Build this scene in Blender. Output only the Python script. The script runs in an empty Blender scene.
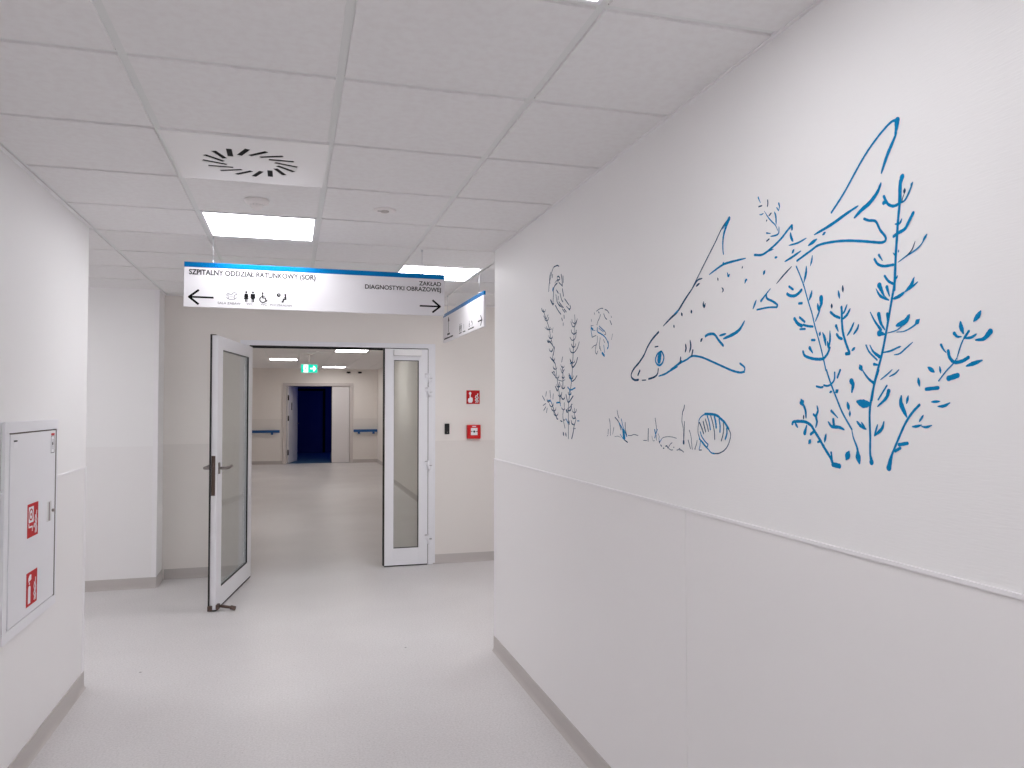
import bpy, bmesh, math, random
from mathutils import Vector, Matrix
random.seed(4)
PI = math.pi
C = bpy.context.scene.collection
CEIL = 2.518          # ceiling height
GX, GY, T = -1.065, 1.74, 0.6   # ceiling grid origin and module
XL, XR = -1.08, 1.237          # corridor walls
YC = 4.69                       # where the corridor walls end
YD = 7.40                       # wall with the glazed double door
YE = 21.1                       # end wall of the far corridor
RAILZ = 1.19

# ------------------------------------------------------------------ materials
def lin(c):
    return tuple(((v/255)/12.92 if v/255 <= .04045 else (((v/255)+.055)/1.055)**2.4) for v in c)
def mat(name, rgb, rough=.5, metal=0., spec=.5, emit=None, es=0., bump=None, var=None):
    m = bpy.data.materials.new(name); m.use_nodes = True
    nt = m.node_tree; b = nt.nodes['Principled BSDF']
    col = (*lin(rgb), 1)
    b.inputs['Base Color'].default_value = col
    b.inputs['Roughness'].default_value = rough
    b.inputs['Metallic'].default_value = metal
    b.inputs['Specular IOR Level'].default_value = spec
    if emit:
        b.inputs['Emission Color'].default_value = (*lin(emit), 1); b.inputs['Emission Strength'].default_value = es
    if bump or var:
        tc = nt.nodes.new('ShaderNodeTexCoord')
        mp = nt.nodes.new('ShaderNodeMapping'); nt.links.new(tc.outputs['Object'], mp.inputs['Vector'])
    if bump:
        sc, dist, stretch = bump
        mp.inputs['Scale'].default_value = stretch
        n = nt.nodes.new('ShaderNodeTexNoise'); n.inputs['Scale'].default_value = sc; n.inputs['Detail'].default_value = 2
        nt.links.new(mp.outputs['Vector'], n.inputs['Vector'])
        bp = nt.nodes.new('ShaderNodeBump'); bp.inputs['Distance'].default_value = dist; bp.inputs['Strength'].default_value = .6
        nt.links.new(n.outputs['Fac'], bp.inputs['Height']); nt.links.new(bp.outputs['Normal'], b.inputs['Normal'])
    if var:
        sc, rgb2, lo, hi = var
        n = nt.nodes.new('ShaderNodeTexNoise'); n.inputs['Scale'].default_value = sc; n.inputs['Detail'].default_value = 3
        nt.links.new(tc.outputs['Object'], n.inputs['Vector'])
        r = nt.nodes.new('ShaderNodeValToRGB'); r.color_ramp.elements[0].position = lo; r.color_ramp.elements[1].position = hi
        r.color_ramp.elements[0].color = (*lin(rgb2), 1); r.color_ramp.elements[1].color = col
        nt.links.new(n.outputs['Fac'], r.inputs['Fac']); nt.links.new(r.outputs['Color'], b.inputs['Base Color'])
    return m
M = {}
M['wall'] = mat('wall_fibre_paint', (241,240,240), .55, bump=(90, .0006, (1, .35, 3.2)))
M['wainscot'] = mat('wall_vinyl', (238,236,236), .42, bump=(60, .0004, (1,1,1)))
M['wall_warm'] = mat('wall_paint_warm', (236,231,226), .6)
M['wainscot_warm'] = mat('vinyl_warm', (228,223,218), .45)
M['rail'] = mat('rail_strip', (240,238,240), .35)
M['tile'] = mat('ceiling_tile', (235,234,234), .95, spec=.2, bump=(160, .0006, (1,1,1)), var=(35, (232,230,230), .35, .6))
M['grid'] = mat('ceiling_bar', (225,226,225), .5)
M['joint'] = mat('grey_joint', (120,116,114), .6)
M['gap'] = mat('painted_gap_shadow', (168,164,162), .9)  # grey tone of the painted tile-edge shadow lines
M['base'] = mat('vinyl_skirting', (192,186,183), .45)
M['white'] = mat('white_lacquer', (236,236,240), .3)
M['white_gloss'] = mat('white_sheet_metal', (246,245,245), .18)
M['plastic'] = mat('white_plastic', (236,232,231), .4)
M['black'] = mat('black_rubber', (14,13,14), .5)
M['void'] = mat('duct_dark', (6,6,6), .9)
M['steel'] = mat('satin_steel', (150,143,140), .35, metal=.9)
M['bronze'] = mat('brown_metal', (92,74,66), .45, metal=.3)
M['light'] = mat('light_diffuser', (255,255,255), .5, emit=(252,252,255), es=12.2)
M['light_soft'] = mat('light_diffuser_soft', (255,255,255), .5, emit=(252,252,255), es=8.5)
M['light_far'] = mat('light_diffuser_far', (255,255,255), .5, emit=(254,251,250), es=13.5)
M['red'] = mat('signal_red', (188,8,18), .5, spec=.3)
M['redbox'] = mat('red_plastic', (205,8,16), .4, spec=.4)
M['signwhite'] = mat('sign_white', (240,240,244), .4)
M['dot'] = mat('marker_black', (20,20,22), .5)
M['sign'] = mat('sign_silver_white', (228,226,230), .36, metal=.4)
M['band'] = mat('sign_blue_band', (0,128,200), .27, metal=.8)
M['ink'] = mat('sign_ink', (12,12,14), .7, spec=.1)
M['ink_grey'] = mat('sign_ink_grey', (92,92,100), .6, spec=.2)
M['ink_mid'] = mat('sign_ink_mid', (48,48,52), .7, spec=.1)
M['blue'] = mat('blue_wall_paint', (0,130,186), .65, spec=.12)
M['slate'] = mat('dark_blue_wall_paint', (30,78,112), .65, spec=.12)
M['handrail'] = mat('blue_handrail_vinyl', (14,84,148), .4)
M['green'] = mat('exit_green', (0,190,150), .4, emit=(0,215,185), es=.95)
M['exitwhite'] = mat('exit_white', (255,255,255), .4, emit=(255,255,255), es=1.3)
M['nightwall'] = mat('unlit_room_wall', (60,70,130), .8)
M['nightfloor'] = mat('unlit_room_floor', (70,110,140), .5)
M['panel'] = mat('door_leaf_laminate', (226,222,222), .4)
M['grey_frame'] = mat('grey_door_frame', (206,199,196), .4)
M['wire'] = mat('steel_wire', (205,205,210), .3, metal=.6)

def floor_mat():
    m = bpy.data.materials.new('speckled_vinyl_floor'); m.use_nodes = True
    nt = m.node_tree; b = nt.nodes['Principled BSDF']; L = nt.links.new
    tc = nt.nodes.new('ShaderNodeTexCoord')
    def noise(sc, det=2):
        n = nt.nodes.new('ShaderNodeTexNoise'); n.inputs['Scale'].default_value = sc; n.inputs['Detail'].default_value = det
        L(tc.outputs['Object'], n.inputs['Vector']); return n
    def ramp(n, stops):
        r = nt.nodes.new('ShaderNodeValToRGB'); L(n.outputs['Fac'], r.inputs['Fac'])
        e = r.color_ramp.elements
        while len(e) < len(stops): e.new(.5)
        for q, (p, c) in zip(e, stops): q.position = p; q.color = (*lin(c), 1)
        return r
    a = ramp(noise(95, 3), [(.3, (207,205,204)), (.5, (217,214,214)), (.68, (224,222,222))])
    s = ramp(noise(160, 1), [(.0, (255,255,255)), (.70, (255,255,255)), (.76, (186,180,178))])
    s2 = ramp(noise(1.1, 3), [(.3, (244,243,243)), (.7, (255,255,255))])
    mx = nt.nodes.new('ShaderNodeMix'); mx.data_type = 'RGBA'; mx.blend_type = 'MULTIPLY'; mx.inputs[0].default_value = 1
    L(a.outputs[0], mx.inputs[6]); L(s.outputs[0], mx.inputs[7])
    mx2 = nt.nodes.new('ShaderNodeMix'); mx2.data_type = 'RGBA'; mx2.blend_type = 'MULTIPLY'; mx2.inputs[0].default_value = 1
    L(mx.outputs[2], mx2.inputs[6]); L(s2.outputs[0], mx2.inputs[7])
    # a few dark scuff specks
    v = nt.nodes.new('ShaderNodeTexVoronoi'); v.inputs['Scale'].default_value = 1.9; L(tc.outputs['Object'], v.inputs['Vector'])
    r = nt.nodes.new('ShaderNodeValToRGB'); L(v.outputs['Distance'], r.inputs['Fac'])
    r.color_ramp.elements[0].position = .012; r.color_ramp.elements[0].color = (.12,.11,.1,1)
    r.color_ramp.elements[1].position = .017; r.color_ramp.elements[1].color = (1,1,1,1)
    mx3 = nt.nodes.new('ShaderNodeMix'); mx3.data_type = 'RGBA'; mx3.blend_type = 'MULTIPLY'; mx3.inputs[0].default_value = .8
    L(mx2.outputs[2], mx3.inputs[6]); L(r.outputs[0], mx3.inputs[7])
    L(mx3.outputs[2], b.inputs['Base Color'])
    b.inputs['Roughness'].default_value = .36; b.inputs['Specular IOR Level'].default_value = .5
    n = noise(7, 3); bp = nt.nodes.new('ShaderNodeBump'); bp.inputs['Distance'].default_value = .002; bp.inputs['Strength'].default_value = .25
    L(n.outputs['Fac'], bp.inputs['Height']); L(bp.outputs['Normal'], b.inputs['Normal'])
    return m
M['floor'] = floor_mat()
def glass_mat():
    m = bpy.data.materials.new('clear_pane'); m.use_nodes = True
    nt = m.node_tree; nt.nodes.remove(nt.nodes['Principled BSDF']); out = nt.nodes['Material Output']
    tr = nt.nodes.new('ShaderNodeBsdfTransparent'); tr.inputs[0].default_value = (.93,.95,.94,1)
    gl = nt.nodes.new('ShaderNodeBsdfGlossy'); gl.inputs['Roughness'].default_value = .02
    fr = nt.nodes.new('ShaderNodeFresnel'); fr.inputs['IOR'].default_value = 1.5
    ge = nt.nodes.new('ShaderNodeNewGeometry'); mr = nt.nodes.new('ShaderNodeMapRange'); mr.inputs[3].default_value = 1.5; mr.inputs[4].default_value = 1/1.5
    nt.links.new(ge.outputs['Backfacing'], mr.inputs[0]); nt.links.new(mr.outputs[0], fr.inputs[0])
    mx = nt.nodes.new('ShaderNodeMixShader')
    nt.links.new(fr.outputs[0], mx.inputs[0]); nt.links.new(tr.outputs[0], mx.inputs[1]); nt.links.new(gl.outputs[0], mx.inputs[2])
    nt.links.new(mx.outputs[0], out.inputs[0]); return m
M['glass'] = glass_mat()

# ------------------------------------------------------------------ mesh helpers
def bm_new(): return bmesh.new()
def box(bm, x0, x1, y0, y1, z0, z1, bev=0):
    if bev:
        t = bmesh.new(); box(t, x0, x1, y0, y1, z0, z1)
        bmesh.ops.bevel(t, geom=t.edges[:], offset=bev, segments=2, affect='EDGES', profile=.5)
        me = bpy.data.meshes.new('t'); t.to_mesh(me); t.free(); bm.from_mesh(me); bpy.data.meshes.remove(me); return
    v = [bm.verts.new(p) for p in ((x0,y0,z0),(x1,y0,z0),(x1,y1,z0),(x0,y1,z0),(x0,y0,z1),(x1,y0,z1),(x1,y1,z1),(x0,y1,z1))]
    for f in ((3,2,1,0),(4,5,6,7),(0,1,5,4),(1,2,6,5),(2,3,7,6),(3,0,4,7)): bm.faces.new([v[i] for i in f])
def bx(*a, **k):
    bm = bm_new(); box(bm, *a, **k); return bm
def tube(bm, pts, r, n=12, cap=True, rs=None):
    pts = [Vector(p) for p in pts]; rings = []
    for i, p in enumerate(pts):
        d = (pts[min(i+1, len(pts)-1)] - pts[max(i-1, 0)]).normalized()
        a = d.cross(Vector((0,0,1)) if abs(d.z) < .9 else Vector((1,0,0))).normalized(); b = d.cross(a)
        rr = rs[i] if rs else r
        rings.append([bm.verts.new(p + rr*(math.cos(2*PI*k/n)*a + math.sin(2*PI*k/n)*b)) for k in range(n)])
    for A, B in zip(rings, rings[1:]):
        for k in range(n):
            f = bm.faces.new((A[k], A[(k+1)%n], B[(k+1)%n], B[k])); f.smooth = True
    if cap: bm.faces.new(rings[0]); bm.faces.new(rings[-1][::-1])
def lathe(bm, prof, c=(0,0,0), n=40):
    rings = []
    for r, z in prof:
        if r < 1e-6: rings.append([bm.verts.new((c[0], c[1], c[2]+z))])
        else: rings.append([bm.verts.new((c[0]+r*math.cos(2*PI*k/n), c[1]+r*math.sin(2*PI*k/n), c[2]+z)) for k in range(n)])
    for A, B in zip(rings, rings[1:]):
        for k in range(n):
            k2 = (k+1) % n
            vs = [A[k % len(A)], A[k2 % len(A)], B[k2 % len(B)], B[k % len(B)]]
            u = []
            for q in vs:
                if q not in u: u.append(q)
            if len(u) > 2:
                f = bm.faces.new(u); f.smooth = True
def obj(name, bm, m, parent=None, loc=None, rotz=None):
    bmesh.ops.recalc_face_normals(bm, faces=bm.faces[:])
    me = bpy.data.meshes.new(name); bm.to_mesh(me); bm.free()
    for q in (m if isinstance(m, (list, tuple)) else [m]): me.materials.append(M[q])
    o = bpy.data.objects.new(name, me); C.objects.link(o)
    if parent: o.parent = parent
    if loc: o.location = loc
    if rotz is not None: o.rotation_euler = (0, 0, rotz)
    return o
def tag(o, label=None, cat=None, group=None, kind=None):
    if label: o['label'] = label
    if cat: o['category'] = cat
    if group: o['group'] = group
    if kind: o['kind'] = kind
    return o
def thing(name, label, cat, loc=(0,0,0), rotz=0, group=None, kind=None):
    o = bpy.data.objects.new(name, None); C.objects.link(o); o.empty_display_size = .1
    o.location = loc; o.rotation_euler = (0, 0, rotz)
    return tag(o, label, cat, group, kind)
def struct(name, bm, m, label, cat, parent=None):
    o = obj(name, bm, m, parent)
    if not parent: tag(o, label, cat, kind='structure')
    return o
def prism_xy(bm, poly, z0, z1):
    a = [bm.verts.new((x, y, z0)) for x, y in poly]; b = [bm.verts.new((x, y, z1)) for x, y in poly]
    bm.faces.new(a[::-1]); bm.faces.new(b)
    for i in range(len(poly)):
        j = (i+1) % len(poly); bm.faces.new((a[i], a[j], b[j], b[i]))

class Flat:
    """thin raised shapes drawn in a plane: O + u*U + v*V, raised along N"""
    def __init__(s, O, U, V, N, t=.0008): s.bm = bmesh.new(); s.O, s.U, s.V, s.N, s.t = Vector(O), Vector(U), Vector(V), Vector(N), t
    def P(s, u, v, w): return s.O + s.U*u + s.V*v + s.N*w
    def poly(s, pts, w0=0, t=None):
        t = t or s.t
        a = [s.bm.verts.new(s.P(u, v, w0)) for u, v in pts]; b = [s.bm.verts.new(s.P(u, v, w0+t)) for u, v in pts]
        s.bm.faces.new(a[::-1]); s.bm.faces.new(b)
        for i in range(len(pts)):
            j = (i+1) % len(pts); s.bm.faces.new((a[i], a[j], b[j], b[i]))
    def rect(s, u0, u1, v0, v1, w0=0, t=None): s.poly([(u0,v0),(u1,v0),(u1,v1),(u0,v1)], w0, t)
    def disc(s, u, v, r, n=20, w0=0, ry=None): s.poly([(u+r*math.cos(2*PI*k/n), v+(ry or r)*math.sin(2*PI*k/n)) for k in range(n)], w0)
    def line(s, pts, w, w0=0, closed=False):
        ps = [Vector(p) for p in pts]
        if closed: ps.append(ps[0])
        for a, b in zip(ps, ps[1:]):
            d = (b-a)
            if d.length < 1e-7: continue
            d.normalize(); n = Vector((-d.y, d.x))*w/2; e = d*w*.3
            s.poly([tuple(a-n-e), tuple(b-n+e), tuple(b+n+e), tuple(a+n-e)], w0)
    def arc(s, u, v, r, a0, a1, w, n=18, w0=0, ry=None):
        s.line([(u+r*math.cos(a0+(a1-a0)*k/n), v+(ry or r)*math.sin(a0+(a1-a0)*k/n)) for k in range(n+1)], w, w0)
    def done(s, name, m, parent=None): return obj(name, s.bm, m, parent)

def text(name, body, size, O, U, V, N, m, parent, align='LEFT', width=None, cap=None, off=.0):
    cu = bpy.data.curves.new(name, 'FONT'); cu.body = body; cu.size = 1; cu.align_x = align; cu.extrude = 0; cu.offset = off
    tmp = bpy.data.objects.new(name, cu); C.objects.link(tmp)
    dg = bpy.context.evaluated_depsgraph_get(); dg.update()
    me = bpy.data.meshes.new_from_object(tmp.evaluated_get(dg)); bpy.data.objects.remove(tmp); bpy.data.curves.remove(cu)
    xs = [v.co.x for v in me.vertices]; ys = [v.co.y for v in me.vertices]
    w = max(xs)-min(xs); base = 0; top = max(ys)
    capH = cap or size; sy = capH/.73; sx = (width/w) if width else sy
    x0 = min(xs) if align == 'LEFT' else max(xs) if align == 'RIGHT' else (min(xs)+max(xs))/2
    O, U, V, N = map(Vector, (O, U, V, N))
    for v in me.vertices: v.co = O + U*((v.co.x-x0)*sx) + V*(v.co.y*sy) + N*.0012
    me.materials.clear(); me.materials.append(M[m])
    o = bpy.data.objects.new(name, me); C.objects.link(o); o.parent = parent
    return o
EXPO = 0.0
MURAL = {
 'fish': [
  ('N',3.2,[(2435,1788),(2484,1767),(2521,1743),(2551,1715),(2590,1691),(2637,1669),(2660,1650),(2657,1636),(2630,1626),(2598,1626)]),
  ('N',1.7,[(2568,1623),(2537,1623)]),
  ('N',2.7,[(2515,1626),(2472,1631),(2446,1641),(2438,1659)]),
  ('N',3.6,[(2603,1644),(2587,1659)]),
  ('t',2.9,[(2437,1633),(2389,1639),(2349,1649),(2298,1660)]),
  ('e',5.0,[(2349,1653),(2304,1665),(2273,1675)]),
  ('N',3.1,[(2281,1672),(2277,1689)]),
  ('n',2.6,[(2273,1673),(2236,1680),(2201,1689),(2144,1682),(2079,1664),(2018,1646),(1969,1632),(1931,1625),(1908,1626)]),
  ('n',2.4,[(1908,1626),(1906,1638),(1929,1651)]),
  ('N',2.9,[(2204,1691),(2197,1707)]),
  ('T',3.6,[(2244,1731),(2241,1716),(2247,1705)]),
  ('T',3.5,[(2214,1741),(2210,1720),(2219,1703)]),
  ('L',4.6,[(2137,1740),(2149,1732)]),
  ('n',2.9,[(2415,1719),(2443,1712),(2460,1693),(2449,1677),(2426,1671),(2404,1681),(2396,1699),(2407,1714),(2415,1719)]),
  ('n',10.3,[(2427,1706),(2432,1689)]),
  ('N',1.8,[(2463,1738),(2439,1738)]),
  ('L',4.3,[(2324,1801),(2319,1793)]),
  ('L',4.7,[(2270,1836),(2264,1826)]),
  ('L',5.2,[(2206,1837),(2202,1828)]),
  ('L',4.7,[(2128,1854),(2130,1846),(2124,1839),(2118,1847)]),
  ('T',3.3,[(2399,1806),(2347,1826),(2295,1845),(2245,1878),(2188,1912)]),
  ('e',4.4,[(2321,1838),(2295,1845)]),
  ('T',2.2,[(2188,1912),(2163,1928),(2135,1929)]),
  ('T',2.8,[(2174,1910),(2152,1916)]),
  ('N',1.8,[(2209,1898),(2154,1945),(2106,1986),(2059,2025),(2019,2061),(1980,2083)]),
  ('b',6.1,[(1979,2081),(1993,2065),(2008,2042),(2014,2020),(2014,1994),(2011,1982)]),
  ('b',4.2,[(1982,2081),(2004,2065),(2015,2058)]),
  ('t',2.8,[(2093,1934),(2056,1943),(2012,1951),(1966,1951),(1896,1948)]),
  ('l',4.2,[(2017,1950),(2010,1957)]),
  ('L',3.0,[(2045,1916),(2042,1908)]),
  ('L',2.8,[(2022,1883),(2014,1875),(2020,1869)]),
  ('l',3.5,[(1991,1923),(1986,1912),(1978,1916)]),
  ('L',2.4,[(1911,1928),(1914,1922)]),
  ('l',3.6,[(1901,1878),(1895,1886),(1889,1885)]),
  ('l',4.6,[(1812,1888),(1804,1897)]),
  ('l',3.1,[(1760,1924),(1749,1924)]),
  ('l',3.8,[(1686,1923),(1678,1930)]),
  ('n',2.6,[(1852,1949),(1815,1943),(1776,1952),(1734,1968),(1704,1985),(1687,1994)]),
  ('n',2.9,[(1685,1993),(1685,1984)]),
  ('t',1.6,[(1815,1943),(1790,1947),(1765,1948)]),
  ('t',3.4,[(1692,1976),(1690,1965),(1682,1952)]),
  ('t',2.1,[(1699,1945),(1663,1944),(1629,1949)]),
  ('t',2.6,[(1717,1906),(1686,1912),(1651,1921)]),
  ('T',1.8,[(1753,1854),(1723,1871),(1689,1888)]),
  ('e',3.6,[(1781,1844),(1799,1833),(1824,1817)]),
  ('n',2.6,[(1799,1832),(1796,1820),(1771,1809),(1751,1797),(1754,1791)]),
  ('n',2.0,[(1754,1791),(1793,1795),(1843,1795)]),
  ('t',3.0,[(1846,1822),(1862,1800)]),
  ('t',4.1,[(1904,1770),(1929,1749),(1962,1738),(2016,1729)]),
  ('t',2.8,[(2038,1740),(2001,1743)]),
  ('n',3.4,[(2118,1746),(2099,1750),(2067,1747),(2042,1727),(2017,1709)]),
  ('n',2.3,[(1535,1991),(1517,2005),(1488,2029),(1456,2061),(1423,2092),(1390,2116),(1362,2132),(1341,2140),(1324,2138)]),
  ('b',7.0,[(1326,2137),(1328,2122),(1332,2110)]),
  ('t',3.6,[(1328,2111),(1342,2091),(1357,2069),(1373,2038)]),
  ('t',4.2,[(1375,2016),(1386,1999),(1409,1982),(1435,1972),(1458,1960)]),
  ('t',3.2,[(1446,1984),(1486,1975),(1536,1962),(1598,1951)]),
  ('n',2.4,[(1427,1950),(1413,1943),(1392,1936),(1379,1914),(1364,1896),(1365,1887),(1377,1886),(1401,1892),(1439,1902),(1487,1913),(1537,1920),(1582,1922),(1613,1914),(1666,1899)]),
  ('l',4.5,[(1621,1929),(1589,1938)]),
  ('l',3.2,[(1568,1944),(1557,1948)]),
  ('l',3.7,[(1687,1922),(1678,1929)]),
 ],
 'sprig': [
  ('b',2.4,[(1832,2105),(1827,2096),(1822,2088)]),
  ('N',1.6,[(1830,2079),(1816,2078)]),
  ('N',1.8,[(1789,2086),(1788,2078),(1790,2070)]),
  ('b',2.9,[(1740,2065),(1737,2056),(1741,2046)]),
  ('n',1.4,[(1749,2056),(1741,2046)]),
  ('t',1.4,[(1827,2056),(1819,2054),(1808,2055)]),
  ('l',1.9,[(1804,2060),(1787,2039),(1770,2023),(1756,2011),(1744,1992)]),
  ('N',1.7,[(1774,2047),(1783,2043)]),
  ('L',2.3,[(1792,2034),(1796,2030)]),
  ('t',2.4,[(1759,2047),(1753,2033),(1752,2012)]),
  ('t',1.9,[(1740,2003),(1741,1987),(1753,1983),(1777,1985)]),
  ('b',2.3,[(1795,1998),(1777,1993)]),
  ('N',1.7,[(1784,1979),(1795,1976)]),
 ],
 'stem_left': [
  ('n',1.7,[(1670,1885),(1655,1859),(1640,1829),(1626,1793),(1611,1758),(1600,1724),(1589,1696),(1575,1657),(1562,1615)]),
  ('n',2.0,[(1560,1615),(1546,1584),(1527,1549),(1507,1514),(1476,1475)]),
  ('e',3.5,[(1476,1475),(1472,1458),(1461,1437),(1455,1418)]),
  ('l',7.5,[(1460,1424),(1453,1400)]),
  ('l',4.0,[(1630,1878),(1632,1861),(1640,1840)]),
  ('l',3.0,[(1607,1901),(1609,1890),(1615,1877)]),
  ('n',2.5,[(1700,1838),(1684,1828)]),
  ('n',3.2,[(1708,1820),(1697,1814),(1678,1811),(1662,1815),(1650,1822)]),
  ('l',3.9,[(1610,1814),(1614,1803),(1621,1792)]),
  ('n',2.6,[(1661,1789),(1649,1788)]),
  ('b',6.9,[(1576,1792),(1576,1777),(1585,1763)]),
  ('l',4.0,[(1589,1779),(1586,1761)]),
  ('t',2.3,[(1578,1775),(1585,1757),(1598,1737)]),
  ('n',3.7,[(1679,1752),(1667,1739),(1651,1731)]),
  ('n',2.6,[(1658,1753),(1639,1740)]),
  ('n',2.2,[(1657,1723),(1638,1722)]),
  ('n',2.4,[(1645,1733),(1627,1728),(1608,1725)]),
  ('n',2.3,[(1613,1692),(1601,1691)]),
  ('l',3.7,[(1581,1709),(1583,1700)]),
  ('l',4.4,[(1572,1706),(1565,1692),(1562,1675)]),
  ('l',3.3,[(1546,1708),(1546,1689),(1550,1668)]),
  ('t',2.8,[(1555,1684),(1552,1667)]),
  ('n',2.6,[(1547,1668),(1556,1654),(1570,1643)]),
  ('n',2.9,[(1647,1666),(1640,1655),(1616,1647),(1590,1643),(1570,1643)]),
  ('b',4.6,[(1621,1673),(1610,1660)]),
  ('n',2.0,[(1531,1608),(1533,1591),(1546,1580),(1558,1577),(1570,1579)]),
  ('n',2.3,[(1512,1613),(1522,1596)]),
  ('n',2.1,[(1597,1577),(1582,1574),(1574,1575)]),
  ('l',2.8,[(1550,1561),(1541,1564)]),
  ('l',4.8,[(1529,1561),(1520,1566)]),
  ('b',6.6,[(1475,1586),(1470,1577),(1474,1561)]),
  ('l',4.9,[(1489,1537),(1484,1520)]),
  ('l',3.4,[(1481,1517),(1482,1505)]),
  ('b',3.4,[(1544,1517),(1533,1509),(1522,1501)]),
  ('t',3.2,[(1556,1491),(1543,1480),(1519,1479),(1501,1474)]),
  ('n',3.3,[(1538,1497),(1536,1484)]),
  ('l',8.2,[(1495,1406),(1486,1423)]),
 ],
 'sprig_mid': [
  ('n',2.8,[(1505,1760),(1504,1747),(1504,1726),(1501,1700),(1491,1673),(1481,1653)]),
  ('n',3.3,[(1491,1650),(1481,1650)]),
  ('t',2.2,[(1486,1764),(1496,1748),(1504,1744)]),
  ('t',2.7,[(1476,1753),(1487,1740),(1503,1731)]),
  ('n',2.7,[(1543,1753),(1529,1743),(1512,1736)]),
  ('L',3.3,[(1539,1772),(1538,1762)]),
  ('L',3.2,[(1500,1810),(1499,1795)]),
  ('l',3.4,[(1515,1800),(1511,1782)]),
  ('b',4.0,[(1524,1718),(1517,1705)]),
  ('n',2.8,[(1522,1698),(1515,1690),(1505,1686)]),
  ('t',2.5,[(1464,1720),(1475,1704),(1487,1692)]),
  ('t',2.4,[(1449,1714),(1454,1704),(1466,1693)]),
  ('t',2.7,[(1472,1656),(1462,1662)]),
 ],
 'stem_mid': [
  ('n',3.9,[(1314,2014),(1320,1999),(1322,1960)]),
  ('b',5.9,[(1315,2012),(1319,1997)]),
  ('n',2.7,[(1322,1960),(1328,1921),(1331,1891),(1335,1855),(1341,1777)]),
  ('n',2.5,[(1338,1798),(1348,1759),(1365,1693),(1380,1640),(1402,1583),(1412,1542)]),
  ('n',2.5,[(1390,1608),(1403,1578),(1414,1542),(1419,1509),(1418,1463),(1419,1427),(1417,1406)]),
  ('b',6.3,[(1415,1404),(1417,1418)]),
  ('n',2.6,[(1367,1985),(1356,1966),(1340,1957),(1323,1958)]),
  ('b',4.5,[(1367,1971),(1358,1970)]),
  ('t',2.0,[(1323,1958),(1307,1962),(1294,1979),(1286,1993)]),
  ('l',2.9,[(1287,1993),(1291,1986)]),
  ('L',3.3,[(1308,1986),(1309,1976)]),
  ('T',0.9,[(1316,1958),(1314,1967),(1309,1976)]),
  ('n',3.0,[(1286,1929),(1298,1914),(1309,1901),(1328,1896),(1340,1892)]),
  ('t',2.0,[(1317,1924),(1323,1916),(1336,1917)]),
  ('n',2.4,[(1397,1853),(1388,1841),(1370,1833),(1343,1831)]),
  ('b',3.0,[(1384,1860),(1374,1846)]),
  ('t',1.4,[(1329,1834),(1306,1843),(1289,1848),(1268,1858),(1251,1877)]),
  ('l',2.9,[(1252,1877),(1262,1865)]),
  ('T',1.1,[(1306,1843),(1291,1853),(1282,1869)]),
  ('l',1.8,[(1327,1860),(1328,1855)]),
  ('l',1.8,[(1343,1857),(1336,1849)]),
  ('n',2.4,[(1368,1811),(1357,1798),(1341,1789)]),
  ('l',2.2,[(1331,1806),(1336,1799)]),
  ('t',2.1,[(1286,1795),(1296,1781),(1307,1773)]),
  ('t',1.7,[(1278,1783),(1294,1776),(1307,1772)]),
  ('b',6.0,[(1384,1793),(1377,1780),(1371,1769)]),
  ('n',1.2,[(1377,1778),(1367,1765),(1357,1757)]),
  ('l',2.9,[(1394,1787),(1382,1770),(1359,1757)]),
  ('b',4.3,[(1362,1786),(1355,1766)]),
  ('t',3.1,[(1344,1758),(1326,1762),(1313,1768)]),
  ('t',1.9,[(1313,1768),(1292,1780),(1287,1790)]),
  ('t',1.9,[(1313,1768),(1292,1776),(1277,1784)]),
  ('e',2.3,[(1361,1801),(1343,1790)]),
  ('e',3.6,[(1412,1737),(1399,1716),(1381,1695)]),
  ('b',5.2,[(1387,1730),(1381,1710),(1370,1695)]),
  ('b',3.6,[(1362,1728),(1362,1713)]),
  ('b',6.8,[(1386,1688),(1372,1685)]),
  ('t',4.7,[(1301,1718),(1312,1706),(1336,1700)]),
  ('t',1.1,[(1365,1686),(1336,1690),(1319,1699),(1306,1706)]),
  ('e',2.3,[(1336,1686),(1315,1686),(1293,1693),(1277,1702)]),
  ('l',5.1,[(1275,1706),(1285,1698)]),
  ('n',1.7,[(1427,1665),(1417,1649),(1394,1630)]),
  ('e',3.9,[(1415,1664),(1405,1649),(1387,1637)]),
  ('t',1.8,[(1377,1645),(1355,1647),(1337,1652),(1325,1655)]),
  ('l',2.1,[(1337,1652),(1325,1655)]),
  ('t',1.5,[(1344,1638),(1328,1640),(1311,1650),(1293,1661)]),
  ('b',3.4,[(1403,1621),(1387,1618)]),
  ('e',3.3,[(1446,1621),(1437,1607),(1421,1590),(1404,1579)]),
  ('l',6.2,[(1447,1621),(1442,1610)]),
  ('t',1.4,[(1385,1586),(1365,1597),(1350,1607)]),
  ('t',1.5,[(1359,1592),(1342,1598),(1331,1606)]),
  ('n',1.7,[(1392,1543),(1379,1558),(1366,1573)]),
  ('b',4.8,[(1361,1561),(1369,1546),(1394,1528)]),
  ('l',8.9,[(1457,1539),(1438,1534),(1416,1533)]),
  ('t',3.0,[(1459,1494),(1447,1484),(1430,1477)]),
  ('t',2.0,[(1445,1492),(1434,1481)]),
  ('l',3.7,[(1376,1495),(1383,1479),(1405,1463)]),
  ('t',2.2,[(1395,1488),(1401,1473),(1405,1463)]),
 ],
 'stem_right': [
  ('n',2.3,[(1278,1531),(1296,1516),(1315,1494),(1332,1466),(1348,1437),(1362,1412)]),
  ('b',6.5,[(1364,1396),(1358,1416),(1352,1431)]),
  ('l',5.5,[(1326,1550),(1327,1533),(1312,1506)]),
  ('l',3.3,[(1307,1550),(1312,1534)]),
  ('t',2.1,[(1268,1510),(1279,1497)]),
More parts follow.
